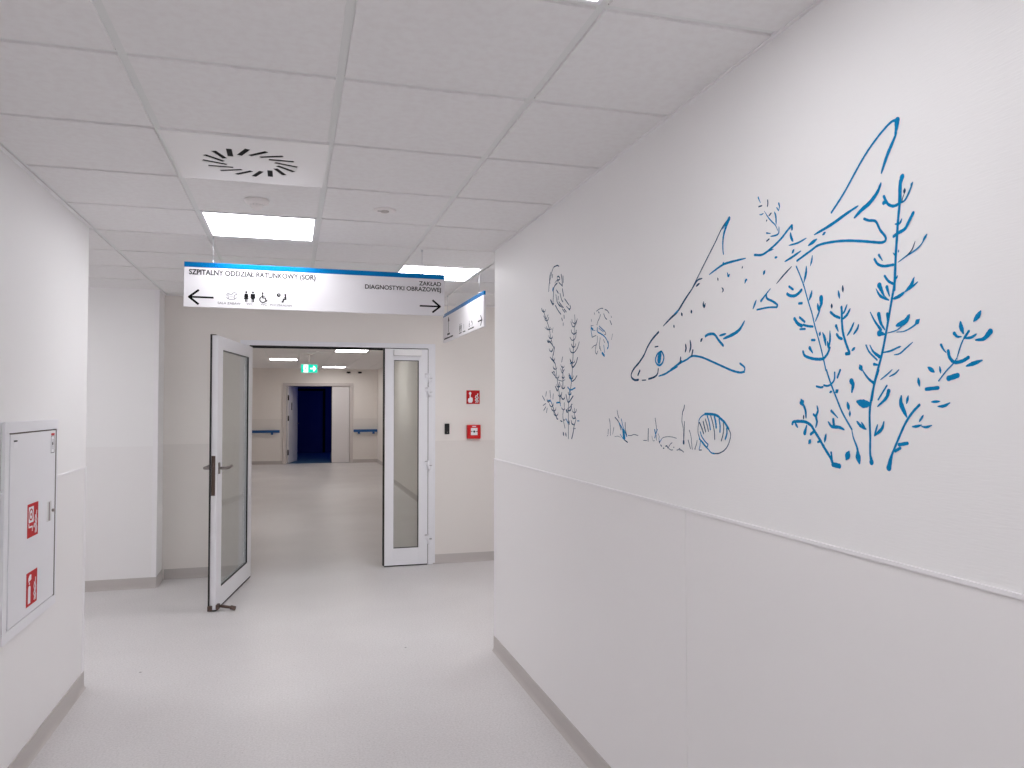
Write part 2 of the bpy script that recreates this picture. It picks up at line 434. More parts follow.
  ('l',2.8,[(1298,1486),(1286,1487),(1273,1490)]),
  ('l',2.5,[(1273,1487),(1261,1486),(1247,1490)]),
  ('n',3.0,[(1334,1447),(1311,1451)]),
  ('n',2.7,[(1345,1433),(1331,1440)]),
  ('l',3.5,[(1280,1586),(1277,1570)]),
  ('n',3.0,[(1260,1563),(1230,1565)]),
  ('l',2.7,[(1247,1537),(1226,1538)]),
  ('l',3.0,[(1231,1528),(1216,1529),(1202,1535)]),
  ('n',1.2,[(1228,1579),(1209,1598),(1194,1610),(1184,1621)]),
  ('t',1.2,[(1184,1621),(1173,1648),(1160,1669)]),
  ('l',4.8,[(1129,1706),(1135,1698),(1144,1689)]),
  ('e',5.3,[(1140,1653),(1123,1654),(1109,1666)]),
  ('l',4.5,[(1174,1691),(1173,1681),(1168,1668)]),
  ('b',3.4,[(1189,1670),(1182,1663),(1173,1662)]),
  ('n',2.1,[(1156,1671),(1166,1659)]),
  ('t',2.2,[(1164,1658),(1150,1659),(1139,1664)]),
  ('b',2.8,[(1221,1650),(1215,1640),(1209,1634)]),
  ('n',2.8,[(1204,1637),(1201,1624),(1190,1614),(1172,1615),(1158,1621)]),
  ('l',3.9,[(1163,1605),(1147,1609),(1128,1614)]),
  ('l',4.5,[(1254,1607),(1239,1597)]),
  ('l',2.6,[(1225,1607),(1223,1594)]),
  ('n',4.2,[(1204,1583),(1183,1588)]),
  ('l',2.8,[(1279,1586),(1277,1572)]),
 ],
 'stem_low': [
  ('n',3.1,[(1693,1483),(1689,1488),(1668,1490),(1641,1489),(1620,1481),(1608,1469),(1590,1450),(1571,1428),(1547,1403)]),
  ('n',2.4,[(1547,1418),(1544,1400)]),
  ('n',4.7,[(1541,1390),(1519,1388)]),
  ('n',3.3,[(1547,1403),(1541,1390)]),
  ('l',3.6,[(1682,1486),(1671,1474)]),
  ('l',9.1,[(1656,1544),(1652,1532)]),
  ('t',3.1,[(1654,1540),(1641,1520),(1638,1499)]),
  ('T',2.1,[(1647,1506),(1648,1496)]),
  ('t',3.0,[(1596,1529),(1593,1517),(1600,1503),(1597,1490),(1602,1476)]),
  ('n',2.7,[(1609,1508),(1599,1501)]),
  ('b',5.7,[(1644,1461),(1636,1480)]),
  ('n',2.9,[(1621,1459),(1609,1466)]),
  ('l',5.2,[(1629,1436),(1621,1445)]),
  ('t',3.1,[(1564,1461),(1570,1442)]),
  ('n',2.3,[(1594,1441),(1584,1444)]),
 ],
 'far_weed': [
  ('N',6.3,[(3274,1830),(3283,1768),(3292,1706),(3305,1644),(3329,1581),(3342,1550),(3348,1480),(3349,1378)]),
  ('N',4.9,[(3327,1796),(3315,1779),(3274,1772),(3230,1789),(3205,1815)]),
  ('N',7.2,[(3315,1738),(3292,1706),(3248,1722),(3227,1746)]),
  ('n',4.5,[(3323,1723),(3292,1731)]),
  ('N',5.5,[(3337,1679),(3305,1644),(3266,1649),(3235,1665)]),
  ('n',10.4,[(3323,1668),(3305,1644)]),
  ('n',6.7,[(3356,1616),(3316,1603),(3258,1611)]),
  ('n',10.8,[(3329,1600),(3326,1582)]),
  ('N',7.3,[(3379,1582),(3348,1546),(3285,1574)]),
  ('L',8.9,[(3306,1540),(3317,1505)]),
  ('L',14.6,[(3379,1511),(3357,1499)]),
  ('L',12.7,[(3339,1461),(3336,1442)]),
  ('n',6.7,[(3376,1467),(3349,1448)]),
  ('N',4.5,[(3261,1943),(3258,1917),(3265,1875),(3277,1827)]),
  ('N',4.6,[(3310,1917),(3284,1891),(3247,1899),(3229,1921)]),
  ('N',4.4,[(3323,1847),(3295,1830),(3255,1836),(3240,1862)]),
  ('N',5.8,[(3631,1859),(3548,1812),(3569,1766),(3528,1731),(3509,1676),(3489,1623),(3470,1583),(3461,1544)]),
  ('N',5.3,[(3606,1772),(3579,1757)]),
  ('N',6.1,[(3538,1818),(3558,1779)]),
  ('N',4.9,[(3569,1753),(3528,1734)]),
  ('N',5.1,[(3580,1696),(3529,1674),(3549,1698),(3569,1692)]),
  ('N',7.4,[(3529,1624),(3499,1603),(3470,1642)]),
  ('N',2.8,[(3499,1656),(3431,1647),(3393,1653)]),
  ('n',7.7,[(3514,1544),(3466,1545),(3455,1531)]),
  ('N',5.7,[(3451,1583),(3466,1550)]),
  ('N',5.7,[(3424,1761),(3438,1739)]),
  ('N',7.6,[(3430,1716),(3421,1686),(3422,1615)]),
  ('N',5.3,[(3450,1707),(3431,1686),(3402,1701)]),
  ('N',2.6,[(3431,1615),(3403,1611)]),
  ('N',5.3,[(3716,2023),(3679,1980),(3624,1921),(3598,1871),(3571,1830)]),
  ('N',4.8,[(3707,1989),(3670,1970),(3638,1987)]),
  ('N',2.9,[(3689,1927),(3633,1910),(3579,1910)]),
  ('N',3.1,[(3652,1858),(3607,1846)]),
  ('N',4.4,[(3571,1892),(3562,1914)]),
  ('n',6.5,[(3643,1555),(3608,1556),(3581,1541)]),
  ('N',7.7,[(3581,1541),(3540,1497),(3500,1465)]),
  ('N',5.8,[(3730,1580),(3693,1558)]),
  ('N',4.3,[(3720,1531),(3676,1541)]),
  ('N',6.4,[(3665,1600),(3676,1579)]),
  ('N',6.2,[(3611,1605),(3601,1571)]),
  ('N',6.1,[(3560,1588),(3566,1564)]),
  ('N',5.7,[(3709,1506),(3676,1524)]),
  ('N',6.4,[(3665,1496),(3654,1517)]),
  ('L',5.9,[(3514,1468),(3491,1465)]),
  ('L',6.1,[(3461,1459),(3429,1454)]),
  ('N',5.6,[(3413,1511),(3423,1479),(3395,1425)]),
  ('N',5.6,[(3403,1543),(3403,1524)]),
  ('L',14.9,[(3420,1405),(3410,1389)]),
  ('L',12.8,[(3386,1403),(3377,1387)]),
  ('N',8.6,[(3277,1425),(3290,1400),(3304,1380)]),
  ('N',5.0,[(3268,1518),(3268,1481),(3251,1469),(3277,1431)]),
  ('n',4.3,[(3233,1462),(3208,1462)]),
  ('N',2.7,[(3286,1428),(3254,1427)]),
  ('N',3.5,[(3342,1518),(3294,1537)]),
  ('L',7.7,[(3620,1845),(3644,1852),(3650,1863)]),
  ('L',5.3,[(3620,1845),(3595,1849),(3587,1861)]),
  ('L',5.9,[(3589,1798),(3612,1805),(3621,1817)]),
  ('N',7.9,[(3589,1798),(3573,1802),(3566,1809)]),
  ('L',7.5,[(3559,1752),(3577,1758),(3583,1767)]),
  ('L',6.0,[(3559,1752),(3542,1756),(3536,1764)]),
  ('L',7.3,[(3529,1707),(3555,1714),(3563,1727)]),
  ('L',4.9,[(3529,1707),(3512,1710),(3506,1719)]),
  ('L',6.7,[(3503,1662),(3527,1670),(3535,1681)]),
  ('L',6.6,[(3503,1662),(3481,1667),(3473,1678)]),
  ('L',4.9,[(3485,1618),(3507,1625),(3515,1637)]),
  ('L',6.5,[(3485,1618),(3462,1624),(3454,1635)]),
  ('L',4.9,[(3470,1575),(3486,1579),(3492,1587)]),
  ('N',7.0,[(3470,1575),(3445,1580),(3437,1592)]),
  ('N',6.9,[(3703,2008),(3730,2018),(3739,2031)]),
  ('L',5.4,[(3703,2008),(3683,2011),(3675,2020)]),
  ('L',4.4,[(3659,1958),(3685,1967),(3694,1980)]),
  ('N',6.2,[(3659,1958),(3637,1962),(3628,1972)]),
  ('N',4.4,[(3626,1910),(3652,1919),(3661,1931)]),
  ('N',5.3,[(3626,1910),(3610,1913),(3603,1920)]),
  ('L',6.6,[(3594,1862),(3619,1871),(3628,1884)]),
  ('L',5.9,[(3594,1862),(3573,1866),(3566,1875)]),
  ('N',6.5,[(3277,1796),(3295,1802),(3302,1812)]),
  ('N',4.4,[(3277,1796),(3256,1800),(3249,1810)]),
  ('N',6.6,[(3289,1724),(3314,1732),(3322,1745)]),
  ('L',4.4,[(3289,1724),(3267,1729),(3259,1740)]),
  ('N',6.7,[(3309,1652),(3332,1659),(3339,1671)]),
  ('N',5.9,[(3309,1652),(3291,1656),(3284,1665)]),
  ('N',6.0,[(3329,1580),(3344,1584),(3349,1592)]),
  ('L',6.7,[(3329,1580),(3313,1584),(3308,1592)]),
  ('N',5.3,[(3337,1506),(3353,1510),(3357,1518)]),
  ('N',6.8,[(3337,1506),(3314,1513),(3306,1524)]),
  ('N',3.7,[(3264,1903),(3290,1913),(3298,1927)]),
  ('N',5.0,[(3264,1903),(3247,1906),(3242,1914)]),
  ('N',5.0,[(3271,1855),(3297,1865),(3306,1879)]),
  ('N',5.7,[(3271,1855),(3248,1860),(3241,1871)]),
  ('L',4.8,[(3421,1710),(3442,1717),(3450,1728)]),
  ('L',5.5,[(3421,1710),(3406,1713),(3402,1719)]),
  ('L',6.4,[(3419,1660),(3431,1664),(3435,1670)]),
  ('L',7.0,[(3419,1660),(3404,1663),(3399,1671)]),
  ('N',5.5,[(3418,1610),(3435,1615),(3441,1624)]),
  ('L',6.9,[(3418,1610),(3397,1615),(3391,1624)]),
  ('N',7.1,[(3416,1560),(3437,1566),(3445,1577)]),
  ('L',7.0,[(3416,1560),(3399,1565),(3394,1572)]),
  ('L',5.6,[(3415,1511),(3434,1516),(3440,1525)]),
  ('L',7.1,[(3415,1511),(3402,1514),(3398,1521)]),
  ('N',4.7,[(3404,1462),(3417,1465),(3423,1472)]),
  ('L',4.6,[(3404,1462),(3391,1465),(3387,1472)]),
  ('L',4.4,[(3269,1498),(3291,1503),(3296,1514)]),
  ('N',5.0,[(3269,1498),(3250,1503),(3243,1513)]),
  ('N',5.7,[(3275,1471),(3293,1475),(3300,1484)]),
  ('L',6.4,[(3275,1471),(3259,1475),(3254,1484)]),
  ('N',6.8,[(3282,1443),(3303,1449),(3309,1460)]),
  ('L',5.0,[(3282,1443),(3266,1448),(3261,1457)]),
  ('N',7.0,[(3631,1548),(3650,1553),(3656,1562)]),
  ('L',5.2,[(3631,1548),(3608,1554),(3599,1565)]),
  ('N',6.1,[(3591,1525),(3610,1531),(3618,1540)]),
  ('L',6.7,[(3591,1525),(3564,1532),(3556,1545)]),
  ('L',6.9,[(3552,1503),(3581,1511),(3591,1525)]),
  ('L',6.5,[(3552,1503),(3528,1509),(3520,1521)]),
  ('N',5.8,[(3520,1481),(3546,1487),(3556,1500)]),
  ('L',5.6,[(3520,1481),(3496,1487),(3488,1499)]),
 ],
 'creature': [
  ('N',4.0,[(3569,2200),(3551,2211),(3499,2211),(3474,2203)]),
  ('N',4.5,[(3572,2200),(3586,2182),(3605,2159),(3619,2138),(3627,2103)]),
  ('N',5.4,[(3569,2177),(3572,2165)]),
  ('N',4.5,[(3499,2154),(3486,2156),(3466,2148),(3462,2139),(3483,2137),(3499,2145)]),
  ('N',4.9,[(3441,2158),(3429,2131),(3425,2100)]),
  ('N',3.6,[(3425,2100),(3474,2124)]),
  ('N',5.0,[(3500,2125),(3534,2118),(3552,2104),(3555,2076),(3561,2042)]),
  ('n',8.8,[(3560,2108),(3566,2100)]),
  ('N',6.8,[(3596,2055),(3566,2031),(3552,2032)]),
  ('N',4.4,[(3508,2092),(3483,2074)]),
  ('N',5.1,[(3483,2057),(3487,2043)]),
  ('N',4.8,[(3425,2086),(3409,2050)]),
  ('N',3.3,[(3475,2031),(3442,2012),(3409,1994)]),
  ('N',3.0,[(3467,2015),(3425,1996)]),
  ('N',3.9,[(3393,2034),(3337,1999)]),
  ('N',4.1,[(3322,1994),(3314,1982),(3337,1977)]),
  ('N',3.9,[(3401,1987),(3372,1970)]),
  ('N',4.3,[(3526,2020),(3484,1989),(3447,1968)]),
  ('N',4.8,[(3434,1947),(3426,1935)]),
  ('N',4.9,[(3404,1957),(3401,1943)]),
  ('N',4.1,[(3415,1922),(3415,1911)]),
  ('N',4.5,[(3595,2193),(3614,2166),(3608,2142)]),
  ('N',4.9,[(3416,2146),(3413,2117)]),
  ('N',2.7,[(3534,2130),(3508,2138),(3483,2131)]),
  ('N',3.9,[(3517,2070),(3500,2034),(3458,2006)]),
  ('N',4.0,[(3570,2031),(3587,2045)]),
  ('N',3.8,[(3458,2068),(3437,2037),(3417,2023)]),
  ('N',2.9,[(3369,1995),(3322,1972)]),
  ('N',3.4,[(3425,1990),(3393,1970)]),
 ],
 'jelly': [
  ('N',2.2,[(3002,1929),(2975,1934),(2949,1935),(2932,1932)]),
  ('N',3.3,[(2980,1923),(2973,1918)]),
  ('N',2.5,[(2912,1925),(2890,1919),(2869,1905)]),
  ('N',2.9,[(2924,1909),(2911,1893),(2894,1883)]),
  ('N',2.6,[(2958,1910),(2971,1896),(2989,1883),(2998,1870)]),
  ('N',3.0,[(2860,1874),(2844,1856)]),
  ('N',2.2,[(2849,1891),(2844,1885)]),
  ('N',2.6,[(3026,1925),(3022,1918)]),
  ('N',2.3,[(3059,1901),(3059,1892)]),
  ('N',1.2,[(3066,1875),(3038,1872)]),
  ('n',6.1,[(3061,1864),(3043,1856)]),
  ('n',3.7,[(3063,1872),(3063,1853),(3052,1824)]),
  ('n',1.4,[(3052,1853),(3016,1849)]),
  ('N',2.0,[(3052,1823),(3030,1825),(3007,1827)]),
  ('n',2.7,[(2973,1863),(2946,1850),(2912,1835)]),
  ('n',3.6,[(2998,1848),(2985,1838),(2954,1829),(2920,1816),(2895,1800),(2879,1783)]),
  ('n',4.0,[(2993,1858),(2994,1846)]),
  ('n',4.8,[(2879,1789),(2877,1771),(2887,1763)]),
  ('N',2.0,[(2912,1835),(2902,1824),(2916,1822)]),
  ('n',2.1,[(2976,1854),(2929,1835)]),
  ('N',2.2,[(2994,1822),(2994,1802),(3008,1786)]),
  ('N',1.9,[(3003,1787),(3035,1784),(3057,1776)]),
  ('N',2.6,[(3008,1786),(3017,1762),(3003,1748),(2990,1759)]),
  ('N',2.6,[(2963,1813),(2972,1783),(2955,1758)]),
  ('N',2.5,[(2964,1776),(2971,1768)]),
  ('N',2.0,[(2929,1803),(2916,1789)]),
  ('n',2.9,[(2925,1779),(2921,1763),(2917,1749)]),
  ('n',7.6,[(2942,1748),(2921,1736)]),
  ('N',1.6,[(2834,1818),(2846,1796)]),
 ],
 'grass_a': [
  ('N',1.4,[(2895,1407),(2885,1409)]),
  ('N',2.8,[(2882,1434),(2885,1414)]),
  ('N',2.7,[(2872,1477),(2863,1455),(2861,1411)]),
  ('N',2.3,[(2826,1444),(2838,1417)]),
  ('N',2.9,[(2793,1511),(2787,1495),(2776,1482)]),
  ('N',3.4,[(2814,1484),(2780,1466),(2758,1436)]),
  ('n',4.6,[(2776,1463),(2743,1437),(2737,1407)]),
  ('n',3.1,[(2754,1478),(2736,1446),(2715,1426)]),
  ('N',3.2,[(2718,1465),(2716,1438),(2704,1417)]),
  ('n',12.2,[(2736,1431),(2726,1407)]),
  ('N',1.1,[(2819,1407),(2784,1410),(2762,1406)]),
  ('N',3.3,[(2726,1398),(2697,1390)]),
  ('N',1.6,[(2693,1416),(2665,1417),(2638,1422),(2604,1419)]),
  ('n',2.5,[(2764,1418),(2737,1402),(2722,1401)]),
  ('n',4.8,[(2722,1431),(2704,1413)]),
 ],
 'grass_b': [
  ('N',1.7,[(2559,1403),(2533,1404)]),
  ('N',3.5,[(2519,1446),(2521,1424),(2522,1403)]),
  ('N',1.3,[(2492,1421),(2483,1406),(2471,1406)]),
  ('N',2.4,[(2465,1486),(2458,1462),(2452,1443)]),
  ('n',4.2,[(2470,1445),(2463,1429),(2468,1417)]),
  ('n',3.4,[(2449,1446),(2462,1429)]),
  ('N',1.8,[(2456,1426),(2456,1408)]),
  ('N',1.4,[(2443,1432),(2432,1419)]),
  ('n',2.2,[(2438,1417),(2432,1404),(2417,1414)]),
  ('N',1.3,[(2417,1414),(2403,1420),(2371,1424),(2338,1424),(2310,1421)]),
  ('N',4.1,[(2434,1405),(2432,1401)]),
  ('N',3.6,[(2423,1393),(2418,1390)]),
  ('N',3.0,[(2405,1383),(2399,1383)]),
  ('N',3.1,[(2386,1391),(2377,1392),(2369,1385)]),
  ('N',1.8,[(2369,1385),(2355,1398),(2341,1405)]),
  ('N',1.6,[(2363,1384),(2349,1380),(2335,1381)]),
  ('N',2.4,[(2330,1390),(2327,1390)]),
  ('N',1.8,[(2308,1382),(2300,1383)]),
  ('N',1.9,[(2297,1384),(2286,1389)]),
  ('N',2.1,[(2289,1384),(2276,1383),(2263,1378)]),
 ],
 'grass_c': [
  ('N',3.1,[(2254,1531),(2258,1520),(2266,1510),(2269,1500)]),
  ('N',2.1,[(2269,1500),(2272,1479),(2264,1459),(2262,1436),(2261,1415)]),
  ('N',2.3,[(2255,1478),(2256,1456),(2259,1426),(2261,1413)]),
  ('N',7.3,[(2261,1413),(2261,1408)]),
  ('N',2.0,[(2224,1451),(2217,1440),(2211,1425),(2209,1408),(2205,1390)]),
  ('N',2.5,[(2231,1418),(2225,1407),(2217,1392)]),
  ('N',2.0,[(2190,1392),(2185,1392)]),
  ('N',2.1,[(2174,1419),(2179,1407),(2187,1395)]),
  ('n',2.6,[(2154,1418),(2157,1403),(2162,1393)]),
  ('N',2.2,[(2162,1390),(2148,1391)]),
 ],
 'shell': [
  ('n',1.7,[(2163,1476),(2161,1485),(2149,1495),(2130,1502),(2111,1504)]),
  ('n',3.2,[(2125,1504),(2102,1504),(2075,1503),(2052,1499),(2035,1491),(2014,1481)]),
  ('n',3.1,[(2014,1481),(2001,1470),(1991,1461)]),
  ('N',1.4,[(1991,1461),(1981,1446),(1987,1427),(2000,1409),(2019,1396),(2045,1387),(2072,1384)]),
  ('n',1.8,[(2072,1384),(2090,1386),(2108,1396),(2124,1403),(2141,1413),(2157,1425),(2164,1437)]),
  ('N',1.2,[(2163,1476),(2168,1461),(2168,1444),(2163,1434)]),
  ('n',1.9,[(2154,1447),(2145,1433),(2126,1419),(2108,1410)]),
  ('n',2.0,[(2160,1425),(2141,1416),(2117,1402),(2108,1410)]),
  ('N',2.1,[(2158,1476),(2145,1460),(2134,1443)]),
  ('N',2.1,[(2136,1480),(2128,1462),(2122,1449)]),
  ('N',1.8,[(2123,1488),(2112,1468),(2105,1451)]),
  ('n',2.3,[(2111,1498),(2100,1478),(2094,1457)]),
  ('N',1.8,[(2091,1499),(2080,1478),(2071,1452),(2069,1428)]),
  ('n',3.3,[(2069,1496),(2062,1478),(2060,1464)]),
  ('n',2.6,[(2043,1488),(2038,1470),(2039,1451)]),
  ('N',1.7,[(2020,1478),(2018,1461),(2023,1442),(2032,1425)]),
  ('n',2.7,[(2001,1463),(2001,1447),(2010,1431)]),
 ],
}
# ================================================================== SETTING
struct('floor', bx(-3.8, 3.8, -3.2, YE+.1, -.1, 0), 'floor', 'pale speckled vinyl floor running through the corridor', 'floor')

def wall(side, poly, label, m='wall', z1=CEIL+.12, wains=None):
    bm = bm_new(); prism_xy(bm, poly, 0, z1)
    return struct('wall_'+side, bm, m, label, 'wall')
wl = wall('left', [(-3.6,YC-.2),(XL-.2,YC-.2),(XL-.2,-3),(XL,-3),(XL,YC),(-3.6,YC)], 'white corridor wall on the left with the hydrant cabinet')
wr = wall('right', [(3.6,YC),(XR,YC),(XR,-3),(XR+.2,-3),(XR+.2,YC-.2),(3.6,YC-.2)], 'white corridor wall on the right with the blue sea drawings')
wp = wall('alcove', [(-3.6,7.09),(-1.09,7.09),(-1.09,YD+.16),(-3.6,YD+.16)], 'white projecting wall left of the glazed doors')
DX0, DX1, DZ = -.42, 1.324, 2.112
bm = bm_new()
box(bm, -1.09, DX0, YD, YD+.16, 0, CEIL+.12); box(bm, DX1, 3.6, YD, YD+.16, 0, CEIL+.12); box(bm, DX0, DX1, YD, YD+.16, DZ, CEIL+.12)
wd = struct('wall_doors', bm, 'wall_warm', 'grey white wall around the glazed double doors', 'wall')
bm = bm_new(); box(bm, -3.8, -3.6, YC-.2, YD+.16, 0, CEIL+.12); struct('wall_passage_left', bm, 'wall', 'white wall closing the side passage on the left', 'wall')
bm = bm_new(); box(bm, 3.6, 3.8, YC-.2, YD+.16, 0, CEIL+.12); struct('wall_passage_right', bm, 'wall', 'white wall closing the side passage on the right', 'wall')
struct('wall_rear', bx(XL-.2, XR+.2, -3.2, -3, 0, CEIL+.12), 'wall', 'white wall at the rear of the corridor', 'wall')
struct('wall_far_left', bx(-1.5, -1.3, YD+.16, YE, 0, CEIL+.12), 'wall_warm', 'left wall of the corridor beyond the doors', 'wall')
bm = bm_new(); prism_xy(bm, [(1.96,YD+.16),(2.46,YD+.16),(2.46,YE),(2.26,YE),(2.26,16.9),(1.96,16.9)], 0, CEIL+.12)
struct('wall_far_right', bm, 'wall_warm', 'right wall of the corridor beyond the doors', 'wall')
EX0, EX1, EZ = -.197, 1.587, 2.12
bm = bm_new(); box(bm, -1.5, EX0, YE, YE+.2, 0, CEIL+.12); box(bm, EX1, 2.46, YE, YE+.2, 0, CEIL+.12); box(bm, EX0, EX1, YE, YE+.2, EZ, CEIL+.12)
struct('wall_far_end', bm, 'wall_warm', 'far end wall with the doorway to the unlit room', 'wall')

# wainscot: lower vinyl sheets, 3 mm proud, as parts of their wall
def sheet(parent, name, *b, m='wainscot'): obj(name, bx(*b), m, parent)
e = .0015
sheet(wr, 'wainscot', XR-e, XR, 2.252, YC, .085, RAILZ); sheet(wr, 'wainscot', XR-e, XR, -3, 2.249, .085, RAILZ)
sheet(wr, 'wainscot', XR-e, 3.6, YC, YC+e, .085, RAILZ)
sheet(wl, 'wainscot', XL, XL+e, -3, YC, .085, RAILZ); sheet(wl, 'wainscot', -3.6, XL+e, YC, YC+e, .085, RAILZ)
sheet(wp, 'wainscot', -3.6, -1.09+e, 7.09-e, 7.09, .085, RAILZ); sheet(wp, 'wainscot', -1.09, -1.09+e, 7.09, YD, .085, RAILZ)
sheet(wd, 'wainscot', -1.087, DX0, YD-e, YD, .085, RAILZ, m='wainscot_warm'); sheet(wd, 'wainscot', DX1, 3.6, YD-e, YD, .085, RAILZ, m='wainscot_warm')
we = bpy.data.objects['wall_far_end']
sheet(we, 'wainscot', -1.3, EX0, YE-e, YE, .085, RAILZ, m='wainscot_warm'); sheet(we, 'wainscot', EX1, 2.26, YE-e, YE, .085, RAILZ, m='wainscot_warm')
wfr = bpy.data.objects['wall_far_right']
sheet(wfr, 'wainscot', 1.96-e, 1.96, YD+.16, 16.9, .085, RAILZ, m='wainscot_warm')

n_tr = [0]
def trim(bm, m, label):
    n_tr[0] += 1
    return struct('trim_%d' % n_tr[0], bm, m, label, 'trim')
trim(bx(XR-.006, XR, -3, YC+.003, RAILZ-.001, RAILZ+.009, bev=.0015), 'rail', 'thin white strip along the right wall above the wainscot')
trim(bx(XL, XL+.006, -3, YC+.003, RAILZ-.001, RAILZ+.009, bev=.0015), 'rail', 'thin white strip along the left wall above the wainscot')
# corner guards
def guard(x, y, sx, sy, z1, label):
    bm = bm_new(); w = .035
    box(bm, *sorted((x, x-sx*w)), *sorted((y, y+sy*.0025)), .085, z1)
    box(bm, *sorted((x, x+sx*.0025)), *sorted((y+sy*.0025, y-sy*w)), .085, z1)
    trim(bm, 'rail', label)
guard(XR-e, YC+e, -1, 1, RAILZ, 'white corner guard at the end of the right wall')
guard(XL+e, YC+e, 1, 1, RAILZ, 'white corner guard at the end of the left wall')
guard(-1.09+e, 7.09-e, 1, -1, CEIL, 'white corner guard on the projecting wall left of the doors')

# skirting (coved vinyl)
def skirt(side, segs, label):
    bm = bm_new(); h, t, c = .088, .005, .018
    for (xa, ya), (xb, yb), (nx, ny) in segs:
        prof = [(0, 0), (c, 0), (c*.62, .003), (t+.002, .012), (t, .022), (t, h), (0, h)]
        a = [bm.verts.new((xa+nx*d, ya+ny*d, z+.0005)) for d, z in prof]; b = [bm.verts.new((xb+nx*d, yb+ny*d, z+.0005)) for d, z in prof]
        bm.faces.new(a); bm.faces.new(b[::-1])
        for i in range(len(prof)):
            j = (i+1) % len(prof); bm.faces.new((a[i], a[j], b[j], b[i]))
    struct('baseboard_'+side, bm, 'base', label, 'baseboard')
skirt('right', [((XR-e,-3),(XR-e,YC),(-1,0)), ((XR-e-.005,YC+e),(3.6,YC+e),(0,1))], 'grey vinyl skirting along the right wall')
skirt('left', [((XL+e,-3),(XL+e,YC),(1,0)), ((-3.6,YC+e),(XL+e+.005,YC+e),(0,1))], 'grey vinyl skirting along the left wall')
skirt('alcove', [((-3.6,7.09-e),(-1.09+e+.005,7.09-e),(0,-1)), ((-1.09+e,7.09),(-1.09+e,YD-e),(1,0))], 'grey vinyl skirting on the projecting wall')
skirt('doors', [((-1.07,YD-e),(DX0,YD-e),(0,-1)), ((DX1,YD-e),(3.6,YD-e),(0,-1))], 'grey vinyl skirting on both sides of the glazed doors')
skirt('far_end', [((-1.3,YE-e),(EX0,YE-e),(0,-1)), ((EX1,YE-e),(2.26,YE-e),(0,-1))], 'grey vinyl skirting on the far end wall')
skirt('far_right', [((1.96-e,YD+.16),(1.96-e,16.9),(-1,0)), ((1.957,16.9),(2.26,16.9),(0,1)), ((2.26,16.9),(2.26,YE-.02),(-1,0))], 'grey vinyl skirting on the far right wall')
skirt('far_left', [((-1.3,YD+.16),(-1.3,YE-.02),(1,0))], 'grey vinyl skirting on the far left wall')

# ceiling: bars recessed above tegular tiles
lights, vents = [], []
L_near = [(2,-1),(1,4),(3,6),(1,-6),(2,-4),(-2,6),(-4,6),(5,6)]      # (column, row) of light panels; row k spans GY+.6k; left passage pair and nearer rear one added as unseen fill
L_far = [(1,25),(3,20),(3,30),(1,14)]  # the last one is an added fill panel, out of view
V_near = [(1,2)]
def clip_tiles(zone, skip, bm, gapbm):
    x0, x1, y0, y1 = zone; h = .012
    i0, i1 = math.floor((x0-GX)/T)-1, math.ceil((x1-GX)/T)+1
    j0, j1 = math.floor((y0-GY)/T)-1, math.ceil((y1-GY)/T)+1
    for i in range(i0, i1):
        for j in range(j0, j1):
            if (i, j) in skip: continue
            a, b = max(GX+i*T+h, x0), min(GX+(i+1)*T-h, x1)
            c, d = max(GY+j*T+h, y0), min(GY+(j+1)*T-h, y1)
            if b-a > .012 and d-c > .012:
                # tile face with a chamfered reveal edge
                z0, z1, k = CEIL, CEIL+.0065, .0015
                lo = [bm.verts.new(p) for p in ((a+k,c+k,z0),(b-k,c+k,z0),(b-k,d-k,z0),(a+k,d-k,z0))]
                hi = [bm.verts.new(p) for p in ((a,c,z1),(b,c,z1),(b,d,z1),(a,d,z1))]
                bm.faces.new(lo[::-1]); bm.faces.new(hi)
                for q in range(4): bm.faces.new((lo[q], lo[(q+1)%4], hi[(q+1)%4], hi[q]))
                # grey strip painted as the shadow line where the tile rests against the bar
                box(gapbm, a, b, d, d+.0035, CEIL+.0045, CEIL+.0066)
def ceiling(name, zones, skip, label):
    bm, gp, gr = bm_new(), bm_new(), bm_new()
    for z in zones:
        clip_tiles(z, skip, bm, gp); box(gr, z[0], z[1], z[2], z[3], CEIL+.0066, CEIL+.06)
    o = struct(name, bm, 'tile', label, 'ceiling'); obj('ceiling_grid', gr, 'grid', o); obj('gap_shadow_strips', gp, 'gap', o)
allL = set(L_near+L_far+V_near)
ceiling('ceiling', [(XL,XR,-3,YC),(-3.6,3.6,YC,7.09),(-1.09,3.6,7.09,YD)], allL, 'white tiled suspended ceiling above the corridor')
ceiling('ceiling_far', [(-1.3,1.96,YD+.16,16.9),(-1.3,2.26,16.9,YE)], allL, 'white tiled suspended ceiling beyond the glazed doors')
# perimeter angle
pz = .003
def angle(segs, label):
    bm = bm_new()
    for x0, x1, y0, y1 in segs: box(bm, x0, x1, y0, y1, CEIL-.003, CEIL+.006)
    trim(bm, 'rail', label)
angle([(XR-.010, XR, -3, YC), (XR-.010, 3.6, YC, YC+.01)], 'thin white edge strip between the ceiling and right wall')
angle([(XL, XL+.018, -3, YC), (-3.6, XL+.018, YC, YC+.012)], 'thin white edge strip between the ceiling and left wall')
angle([(-3.6, -1.07, 7.07, 7.09), (-1.09, -1.07, 7.09, YD-.02), (-1.09, 3.6, YD-.02, YD)], 'thin white edge strip along the ceiling above the doors')

